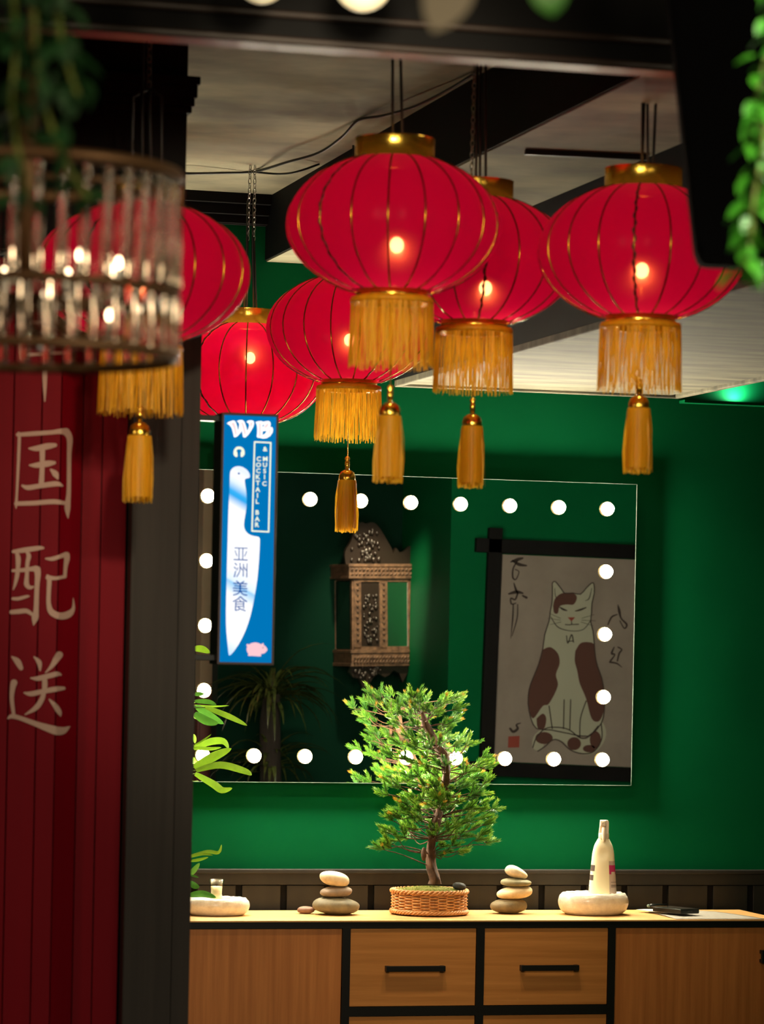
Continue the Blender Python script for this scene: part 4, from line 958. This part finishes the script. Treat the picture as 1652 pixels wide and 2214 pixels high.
for k_ in range(3):
    th = 2*PI*k_/3; arms.tube([(0, 0, zc_[0]-ch0.z), (RC*math.cos(th), RC*math.sin(th), zc_[0]-ch0.z)], 0.0035, 6)
nb = 9; hz = zc_[1]-ch0.z
for k_ in range(nb):
    th = 2*PI*k_/nb+0.25; arms.tube([(0, 0, hz), (0.06*math.cos(th), 0.06*math.sin(th), hz-0.012), (0.115*math.cos(th), 0.115*math.sin(th), hz)], 0.003, 6)
arms.tube([(0, 0, zc_[0]-ch0.z+0.12), (0, 0, ZC-ch0.z)], 0.005, 8)
for k_ in range(nb):
    th = 2*PI*k_/nb+0.55; arms.tube([(0, 0, hz), (0.08*math.cos(th), 0.08*math.sin(th), hz-0.058), (0.135*math.cos(th), 0.135*math.sin(th), hz-0.052)], 0.003, 6)
arms.build('stem', M_BRONZE, chd)
M_CBULB = emit('chandelier_bulb_glow', (1.0, 0.72, 0.42, 1), 13)
bl = MB().lathe([(0.0005, 0.0), (0.0028, 0.002), (0.0038, 0.006), (0.0028, 0.011), (0.0005, 0.014)], 12).build('bulb', M_CBULB, chd)
cnd = MB().lathe([(0.0005, -0.03), (0.006, -0.03), (0.006, -0.001), (0.0005, 0)], 12).build('bulb_holder', M_SOCKET, bl)
for k_ in list(range(nb))+list(range(nb, 2*nb, 2)):  # lower row added to give the glints of refracted light
    th = 2*PI*k_/nb+(0.25 if k_ < nb else 0.55); rb_ = 0.115 if k_ < nb else 0.135; loc = (rb_*math.cos(th), rb_*math.sin(th), hz+0.028 if k_ < nb else hz-0.022)
    if k_ == 0: bl.location = loc
    else: b = copy(bl, chd, loc); copy(cnd, b)

# ------------------------------------------------------------------ globe lamps at the top
M_GLOBE = mat('globe_glass', S(244, 232, 196), 0.3)
nt = M_GLOBE.node_tree.nodes['Principled BSDF']; nt.inputs['Emission Color'].default_value = (1.0, 0.84, 0.48, 1); nt.inputs['Emission Strength'].default_value = 0.42
for px, py, r_, lab in ((785, -40, 66, 'cream globe lamp at the top edge, the right one of two'), (566, -50, 58, 'cream globe lamp at the top edge, the left one of two')):
    Yg = 4.72; p = at(px, py, Yg); r = r_*Yg/F
    g = thing('globe_lamp', lab, 'lamp', p)
    MB().ball((0, 0, 0), r, 28).build('globe', M_GLOBE, g)
    MB().lathe([(0.016, r*0.94), (0.018, r+0.02), (0.014, r+0.035), (0.0005, r+0.036)], 20).build('lamp_cap', M_BRONZE, g)
    MB().tube([(0, 0, r+0.03), (0, 0, ZC-p.z)], 0.003, 6).build('flex', M_WIRE, g)

# ------------------------------------------------------------------ garlands close to the camera
M_IVY = mat('ivy_bright', S(84, 168, 40), 0.4, col2=S(48, 128, 30), scale=(30, 30, 30), spec=0.6)
M_IVYD = mat('ivy_dimmed', S(28, 84, 34), 0.6, col2=S(16, 54, 22), scale=(30, 30, 30))  # ivy green darkened, dim light put into the colour
M_DRY = mat('dry_leaf', S(150, 140, 122), 0.7)
def leaf_mesh(L, W):
    m = MB(); v = []; n_ = 6
    for i in range(n_+1):
        t_ = i/n_; ww = W*math.sin(PI*min(1, 0.08+0.92*t_))**0.8*(1-0.25*t_); z = -L*0.18*t_*t_
        v += [(L*t_, ww/2, z+0.12*ww), (L*t_, 0, z), (L*t_, -ww/2, z+0.12*ww)]
    f = []
    for i in range(n_): f += [(3*i, 3*i+3, 3*i+4, 3*i+1), (3*i+1, 3*i+4, 3*i+5, 3*i+2)]
    return m.add(v, f)
def garland(name, label, strands, Y, nleaf, size, spread, m_, seed, cat='garland'):
    rnd = random.Random(seed); org = at(*strands[0][0], Y)
    g = thing(name, label, cat, org); st = MB(); pts_all = []
    for s in strands:
        q = spline([(x, y) for x, y in s], 8); P = [at(x, y, Y+rnd.uniform(-.01, .01)) for x, y in q]
        if s is strands[0] or s[0][1] < -20: P = [Vector((P[0].x, P[0].y, ZC))]+P
        st.tube(P, 0.0025, 6); pts_all += P[1:]
    st.build('stem', M_STEM, g, org)
    l0 = leaf_mesh(size, size*0.62).build('leaf', m_, g)
    for i in range(nleaf):
        p = pts_all[int((i+rnd.random())/nleaf*(len(pts_all)-1))]
        a = rnd.uniform(0, 2*PI); sc = rnd.uniform(0.65, 1.15)
        off = Vector((math.cos(a), math.sin(a)*0.6, rnd.uniform(-.8, .5)))*rnd.uniform(0, spread)
        rot = (rnd.uniform(-.8, .8), rnd.uniform(0.2, 1.2), a)
        o = l0 if i == 0 else copy(l0, g)
        o.location = p+off-org; o.rotation_euler = rot; o.scale = (sc, sc, sc)
    return g
garland('leaf_garland', 'bright green out-of-focus garland hanging down the right edge', [[(1680, -80), (1668, 80), (1640, 200), (1650, 310), (1630, 430), (1622, 520), (1606, 585)], [(1690, 40), (1660, 260), (1640, 380)]], 3.4, 100, 0.028, 0.016, M_IVY, 3)
garland('leaf_garland', 'dark green blurred garland hanging over the chandelier at the upper left', [[(25, -80), (35, 90), (28, 250), (60, 420)], [(120, -80), (128, 50), (150, 150), (168, 205)], [(75, -80), (80, 120), (120, 300), (190, 430)]], 3.0, 120, 0.027, 0.018, M_IVYD, 4)
sp0 = at(1150, -150, 2.6)
sprig = thing('leaf_sprig', 'single green leaf and a dry grey leaf poking in at the top edge', 'leaf', sp0)
MB().tube([Vector((sp0.x, sp0.y, ZC)), sp0, at(1180, -70, 2.6)], 0.002, 6).tube([sp0, at(1000, -90, 2.6)], 0.002, 6).build('stem', M_STEM, sprig, sp0)
def facing_leaf(name, a, b, wpx, m_, Y):
    A_, B_ = at(*a, Y), at(*b, Y); m = MB(); ax = (B_-A_); sd = ax.cross(FWD).normalized()*wpx*Y/F/2; v = []
    for i in range(9):
        t_ = i/8; w_ = math.sin(PI*min(1, 0.1+0.9*t_))**0.7; c_ = A_+ax*t_+FWD*0.004*math.sin(PI*t_)
        v += [c_+sd*w_-FWD*0.003*w_, c_, c_-sd*w_-FWD*0.003*w_]
    f = []
    for i in range(8): f += [(3*i, 3*i+1, 3*i+4, 3*i+3), (3*i+1, 3*i+2, 3*i+5, 3*i+4)]
    m.add(v, f).build(name, m_, sprig, sp0)
facing_leaf('leaf', (1180, -70), (1196, 34), 84, M_IVY, 2.6)
facing_leaf('dry_leaf', (1000, -90), (936, 70), 110, M_DRY, 2.6)

# ------------------------------------------------------------------ what hangs on the partitions (seen in the mirror)
# picture of a seated cat in a crossed black frame
yA = YA+0.028
def vm(k_=0): return lambda x, y: (lambda p: Vector((p.x, yA+0.0005*k_, p.z)))(virt(1000+x/3.69, 1120+y/3.69, yA))
M_CANV = mat('aged_canvas', S(130, 118, 112), 0.85, col2=S(118, 106, 100), scale=(5, 5, 5)); M_CATW = mat('print_white', S(148, 146, 132), 0.85); M_INK = mat('print_ink', S(46, 34, 30), 0.85); M_BRN = mat('print_brown', S(74, 42, 36), 0.85); M_SEAL = mat('print_red', S(124, 50, 40), 0.85)
c4 = [vm()(322, 290), vm()(1420, 335), vm()(1385, 1990), vm()(246, 1940)]
pic = thing('cat_picture', 'framed ink picture of a seated cat with dark patches, seen in the mirror', 'picture', c4[3])
MB().flat([p-Vector((0, 0.001, 0)) for p in c4], (0, -0.02, 0)).build('canvas', M_CANV, pic, pic.location)
def bar(a, b, wd):
    m = MB(); A_, B_ = vm()(*a), vm()(*b); ax = (B_-A_).normalized(); s = Vector((0, 1, 0)).cross(ax).normalized()*wd/2/3.69*11.6/F
    m.flat([A_-s-Vector((0, .012, 0)), A_+s-Vector((0, .012, 0)), B_+s-Vector((0, .012, 0)), B_-s-Vector((0, .012, 0))], (0, 0.024, 0)); return m
M_PFR = mat('picture_frame_black', S(13, 11, 12), 0.6, spec=0.1)
for a, b in (((105, 215), (1560, 278)), ((262, 80), (185, 2100)), ((60, 1995), (1560, 2058)), ((1480, 140), (1445, 2180))): bar(a, b, 112).build('frame_bar', M_PFR, pic, pic.location, 0.001)
cat_out = [(715,520),(732,505),(752,520),(790,570),(815,600),(880,598),(940,608),(985,560),(1030,518),(1048,530),(1050,600),(1032,680),(1028,760),(1022,830),(1040,900),(1050,1000),(1058,1100),(1075,1180),(1110,1280),(1130,1400),(1130,1530),(1105,1640),(1000,1740),(850,1720),(700,1690),(590,1680),(545,1600),(522,1480),(530,1370),(560,1280),(605,1170),(640,1040),(655,930),(690,820),(700,740),(712,680),(716,600)]
m = MB(); m.flat([vm(1)(*q) for q in cat_out]); stroke(m, [(1060,1620,90),(1090,1720,115),(1020,1820,125),(920,1810,120),(820,1730,110),(700,1715,105),(620,1760,105),(600,1810,90)], vm(1.5)); m.build('cat_print', M_CATW, pic, pic.location, fixn=False)
m = MB(); stroke(m, [q+(9,) for q in cat_out+[cat_out[0]]], vm(4), False, 2)
stroke(m, [(560,1830,9),(590,1750,9),(660,1680,9),(760,1670,9),(850,1690,9),(940,1755,9),(1010,1740,9),(1080,1660,9)], vm(4)); stroke(m, [(600,1860,9),(660,1820,9),(720,1770,9),(780,1780,9),(860,1850,9),(960,1880,9),(1050,1860,9),(1110,1760,9),(1105,1640,9)], vm(4))
stroke(m, [(810,1450,9),(805,1680,9)], vm(4)); stroke(m, [(862,1450,9),(855,1690,9)], vm(4)); stroke(m, [(690,1500,9),(715,1680,9)], vm(4)); stroke(m, [(985,1460,9),(940,1600,9),(935,1750,9)], vm(4))
stroke(m, [(775,712,8),(805,730,16),(832,738,8)], vm(4)); stroke(m, [(900,742,8),(940,732,16),(985,714,8)], vm(4))
stroke(m, [(868,825,8),(866,850,8),(820,850,8)], vm(4)); stroke(m, [(866,850,8),(925,848,8)], vm(4)); stroke(m, [(705,790,6),(760,870,8),(860,900,6),(960,890,6),(1020,820,6)], vm(4))
for a, b in (((690,760),(780,800)),((680,800),(780,815)),((700,850),(785,830)),((1050,770),(950,800)),((1060,820),(950,815)),((1040,860),(945,830))): stroke(m, [a+(3,), b+(4,)], vm(4))
stroke(m, [(735,560,4),(740,620,6),(760,650,4)], vm(4)); stroke(m, [(1030,560,4),(1010,640,8),(980,660,4)], vm(4)); m.build('ink_outline_print', M_INK, pic, pic.location, fixn=False)
m = MB()
for poly in ([(722,700),(740,640),(800,598),(890,605),(912,640),(885,690),(830,690),(775,705),(760,760),(730,755)], [(640,1050),(700,1030),(760,1080),(775,1160),(745,1250),(760,1340),(690,1480),(640,1500),(560,1600),(527,1480),(532,1370),(562,1280),(606,1175)], [(900,1060),(940,1000),(1000,990),(1050,1010),(1058,1100),(1075,1180),(1110,1280),(1128,1400),(1128,1530),(1090,1620),(1030,1600),(985,1440),(935,1320),(915,1220),(895,1140)], [(590,1600),(640,1560),(668,1600),(650,1680),(600,1675)]):
    m.flat([vm(2)(*q) for q in [r[:2] for r in spline(poly+[poly[0]], 4)][:-1]])
for x, y, rx, ry in ((650,1755,70,48),(890,1800,55,52),(1060,1770,45,70),(1010,1840,50,30)): disc(m, x, y, rx, ry, vm(2))
m.build('patch_print', M_BRN, pic, pic.location, fixn=False)
m = MB(); m.flat([vm(4)(*q) for q in ((838,792),(898,792),(868,826))]); m.flat([vm(2)(*q) for q in ((365,1742),(455,1738),(452,1830),(362,1832))]); m.build('seal_print', M_SEAL, pic, pic.location, fixn=False)
m = MB()
for st in ([(385,350,10),(440,330,26),(480,320,14)],[(400,340,14),(450,370,26),(510,380,12)],[(440,340,10),(405,400,12),(400,470,14),(425,490,10),(450,430,8),(420,410,8)],[(410,520,8),(425,570,18),(440,600,12)],[(370,605,14),(430,590,28),(480,600,14)],[(480,620,14),(510,635,20)],[(440,600,14),(420,650,14),(385,640,12),(390,685,12),(425,680,8)],[(405,690,10),(400,800,12),(385,960,4)],[(440,690,8),(435,800,10),(395,940,6)],[(1240,695,8),(1250,740,22),(1265,800,12),(1310,850,16),(1290,880,10),(1255,820,8)],[(1235,770,8),(1190,790,14),(1160,850,10)],[(1210,1030,8),(1190,1080,18),(1215,1090,10),(1180,1140,14)],[(1240,1030,10),(1270,1050,12),(1250,1080,14),(1235,1140,12)],[(1175,1150,14),(1230,1160,12),(1270,1190,6)],[(380,1680,18),(405,1705,22),(440,1680,20),(430,1650,14),(462,1636,8)],[(830,940,8),(840,1000,8),(870,930,10),(885,990,10)],[(835,985,8),(885,980,8)]):
    stroke(m, st, vm(2))
m.build('brush_print', M_INK, pic, pic.location, fixn=False)

# carved wall cabinet
yC = YB+0.16; th = math.radians(24); tl = math.radians(1.6)
piv = on_y(640+515/4.13, 1080+1000/4.13, 2*YM-yC); sC = (piv-CAM).dot(FWD)/F/4.13
ef = (RIGHT*math.cos(th)+FWD*math.sin(th)); edp = (FWD*math.cos(th)-RIGHT*math.sin(th))
def V(a, d, h):
    a_ = (a-515)/math.cos(th); z = -(h-1000); a2 = a_*math.cos(tl)-z*math.sin(tl); z2 = a_*math.sin(tl)+z*math.cos(tl)
    p = piv+(ef*a2+edp*d+Vector((0, 0, z2)))*sC
    return Vector((p.x, 2*YM-p.y, p.z))
cab = thing('wall_cabinet', 'small carved dark wooden wall cabinet with a mirrored door, reflected in the mirror', 'cabinet', V(760, 100, 1490))
M_CARV = mat('carved_walnut', S(112, 84, 64), 0.42, col2=S(64, 46, 36), scale=(60, 60, 60), bump=0.4)
M_CARVD = mat('dark_carving', S(34, 25, 21), 0.3, spec=0.7)
def cbx(a0, a1, d0, d1, h0, h1, m=None):
    m = m or MB(); P = [V(a, d, h) for a, d, h in ((a0, d0, h1), (a1, d0, h1), (a1, d1, h1), (a0, d1, h1), (a0, d0, h0), (a1, d0, h0), (a1, d1, h0), (a0, d1, h0))]
    return m.add(P, [(0, 3, 2, 1), (4, 5, 6, 7), (0, 1, 5, 4), (1, 2, 6, 5), (2, 3, 7, 6), (3, 0, 4, 7)], False)
cl = cab.location
m = cbx(515, 1055, 430, 445, 690, 1350); cbx(515, 1055, 0, 440, 690, 720, m); cbx(515, 1055, 0, 440, 1335, 1350, m); cbx(1040, 1055, 10, 440, 720, 1340, m); cbx(500, 515, 380, 440, 720, 1340, m); cbx(500, 515, 0, 40, 720, 1340, m); m.build('carcass', M_CARV, cab, cl)
m = cbx(515, 580, -8, 20, 720, 1340); cbx(745, 815, -8, 20, 720, 1340, m); cbx(1000, 1055, -8, 20, 690, 1340, m); cbx(515, 1055, -8, 20, 700, 735, m); cbx(515, 1055, -8, 20, 1315, 1345, m); m.build('door_frame', M_CARV, cab, cl, 0.0006)
cbx(580, 745, 4, 14, 735, 1315).build('door_panel', M_CARVD, cab, cl)
cbx(815, 1000, 4, 14, 740, 1315).build('mirror_pane', M_MIRROR, cab, cl)
cbx(503, 508, 40, 380, 730, 1335).build('side_pane', mat('cabinet_side_glass', S(20, 40, 32), 0.06, spec=0.8), cab, cl)
m = cbx(462, 1085, -30, 440, 575, 600); cbx(470, 1075, -20, 440, 600, 690, m); cbx(462, 1085, -30, 440, 685, 705, m); m.build('cornice', M_CARV, cab, cl, 0.001)
m = cbx(480, 1085, -26, 440, 1345, 1372); cbx(490, 1070, -16, 440, 1372, 1470, m); cbx(480, 1075, -22, 440, 1462, 1490, m); m.build('base_moulding', M_CARV, cab, cl, 0.001)
m = MB(); rnd = random.Random(2)
for h_, n_, a0, a1 in ((622, 17, 480, 1066), (664, 17, 480, 1066), (1410, 20, 500, 1060), (1448, 20, 500, 1060)):
    for i in range(n_):
        a = a0+(a1-a0)*(i+0.5)/n_; m.tube([V(a-13, -26, h_+16), V(a, -36, h_), V(a+13, -26, h_-14)], [3*sC, 8*sC, 2.5*sC], 6)
m.build('leaf_carving', M_CARV, cab, cl)
m = MB()
for i in range(11):
    h_ = 760+i*50
    for a in (548, 780, 1026): m.tube([V(a-12, -12, h_-14), V(a, -16, h_+4)], [2.5*sC, 5*sC], 5); m.tube([V(a+12, -12, h_-14), V(a, -16, h_+4)], [2.5*sC, 5*sC], 5)
m.build('stile_carving', M_CARVD, cab, cl)
m = MB()
for i in range(60):
    a = 663+rnd.uniform(-60, 60); h_ = 850+rnd.random()*430; m.ball(V(a, -4, h_), rnd.uniform(8, 17)*sC, 8, (1, 0.8, 1.3))
m.build('panel_carving', M_CARVD, cab, cl)
crest = [(455,575),(450,470),(500,380),(530,300),(560,240),(600,200),(640,215),(700,200),(750,240),(790,300),(830,370),(870,440),(880,480),(905,430),(940,470),(985,455),(1020,420),(1045,415),(1060,480),(1062,575)]
pl = [V(x, 20, y) for x, y in [q[:2] for q in spline(crest, 3)]]
m = MB().flat(pl, V(0, 40, 0)-V(0, 0, 0))
for i in range(46):
    a = rnd.gauss(640, 60); h_ = rnd.uniform(270, 550); a = min(max(a, 500), 820); m.ball(V(a, 4, h_), rnd.uniform(10, 22)*sC, 8, (1, .8, 1.4))
m.build('crest', M_CARVD, cab, cl)
drop = [(500,1488),(1040,1488),(1000,1560),(960,1640),(930,1560),(880,1530),(840,1570),(800,1590),(740,1560),(690,1600),(640,1680),(600,1680),(570,1600),(520,1590),(480,1540)]
m = MB().flat([V(x, 20, y) for x, y in drop], V(0, 40, 0)-V(0, 0, 0))
for i in range(24): a = rnd.uniform(530, 760); m.ball(V(a, 4, rnd.uniform(1500, 1570+60*math.exp(-((a-620)/50)**2))), rnd.uniform(10, 18)*sC, 8, (1, .8, 1.4))
m.build('apron', M_CARVD, cab, cl)
m = MB()
for k_ in (880, 1020): m.tube([V(1060, 60, k_), V(1095, 60, k_+40), V(1085, 60, k_+100), V(1060, 60, k_+110)], 8*sC, 6)
m.build('side_scroll', M_CARVD, cab, cl)
# back of the cabinet is fixed to the recess wall by a cleat
q = V(760, 440, 1000); MB().box((q.x-0.08, YB, q.z-0.12), (q.x+0.08, max(q.y, YB+0.02), q.z+0.12)).build('cleat', M_BLACKW, cab, cl)

# red candle on a small shelf under the cabinet
q0, q1 = virt(896, 1463, YB+0.10), virt(896, 1540, YB+0.10); rr = 14*12.2/F
sh = bx((q1.x-0.10, YB, q1.z-0.016), (q1.x+0.10, YB+0.16, q1.z)).build('wall_shelf', M_BLACKW, None, (q1.x, YB, q1.z-0.016)); tag(sh, 'small black wall shelf under the red candle, behind the pine in the mirror', 'shelf')
cn = thing('red_candle', 'red pillar candle standing below the carved cabinet, seen in the mirror', 'candle', (q1.x, YB+0.10, q1.z))
MB().lathe([(0.0005, 0), (rr, 0), (rr, q0.z-q1.z-0.003), (rr-0.003, q0.z-q1.z), (0.0005, q0.z-q1.z-0.004)], 28).build('wax', mat('red_wax', S(170, 30, 34), 0.5), cn)
MB().tube([(0, 0, q0.z-q1.z-0.006), (0.001, 0, q0.z-q1.z+0.008)], 0.001, 6).build('wick', M_BLACK, cn)

# grassy dracaena
yD = YB+0.185
d0 = virt(588, 1500, yD); d1 = virt(600, 1650, yD)
drac = thing('dracaena', 'dark grass-leaved dracaena on a thick trunk, reflected at the left of the mirror', 'plant', (d0.x, yD, 0))
M_DRL = mat('dracaena_leaf', S(84, 92, 44), 0.25, col2=S(44, 54, 24), scale=(30, 30, 30), spec=1.0)
MB().tube([(0, 0, 0.28), (0.01, 0.005, 0.7), (-0.005, 0, d0.z-0.1), (0, 0, d0.z)], [0.05, 0.042, 0.038, 0.03], 12).build('trunk', mat('dark_bark', S(42, 32, 26), 0.9, var=0.4, scale=(60, 60, 20), bump=0.6), drac)
MB().lathe([(0.0005, 0), (0.13, 0), (0.17, 0.30), (0.175, 0.32), (0.155, 0.32), (0.0005, 0.29)], 36).build('pot', mat('dark_planter', S(36, 34, 32), 0.5), drac)
rnd = random.Random(9)
for (zc0, n_, sc) in ((d0.z, 90, 1.15), (d1.z, 46, 0.95)):
    for i in range(n_):
        a = rnd.uniform(0, 2*PI); el = rnd.uniform(0.3, 1.35); L = rnd.uniform(0.16, 0.30)*sc; v = []; w0 = rnd.uniform(0.006, 0.0105)
        hd = Vector((math.cos(a), math.sin(a)*0.45, 0)); sd = Vector((-hd.y, hd.x, 0)).normalized(); p = Vector((0, 0, zc0-rnd.uniform(0, .05))); e = el
        for q_ in range(8):
            t_ = q_/7; w_ = w0*math.sin(PI*(0.12+0.86*t_)); v += [p-sd*w_+Vector((0, 0, w_*0.5)), p.copy(), p+sd*w_+Vector((0, 0, w_*0.5))]
            p = p+(hd*math.cos(e)+Vector((0, 0, math.sin(e))))*L/7; e -= rnd.uniform(0.18, 0.34)
        f = []
        for q_ in range(7): f += [(3*q_, 3*q_+1, 3*q_+4, 3*q_+3), (3*q_+1, 3*q_+2, 3*q_+5, 3*q_+4)]
        MB().add(v, f).build('leaf', M_DRL, drac, fixn=False)
# pale column and a red-brown cabinet at the left end of the reflection
yE = -3.5
a, b = virt(436, 1300, yE).x, virt(468, 1300, yE).x
cl_ = bx((a, yE-0.1, 0), (b, yE, ZC-0.001)).build('column', M_BEIGE, None, ((a+b)/2, yE-0.05, 0)); tag(cl_, 'pale plaster column glimpsed at the left end of the mirror', 'column')
yG = -3.3
a, b = virt(425, 1600, yG), virt(482, 1600, yG); zt_ = virt(450, 1500, yG).z
rc = thing('red_cupboard', 'low red-brown cupboard glimpsed at the lower left of the mirror', 'cupboard', ((a.x+b.x)/2, yG-0.1, 0))
M_RBR = mat('red_brown_wood', S(110, 34, 26), 0.4, var=0.3, scale=(40, 40, 3))
bx((a.x, yG-0.2, 0), (b.x, yG, zt_)).build('carcass', M_RBR, rc, rc.location, 0.003)
mx = (a.x+b.x)/2
for p_, q_ in ((a.x+0.008, mx-0.003), (mx+0.003, b.x-0.008)): bx((p_, yG, 0.06), (q_, yG+0.012, zt_-0.03)).build('door', M_RBR, rc, rc.location, 0.002)
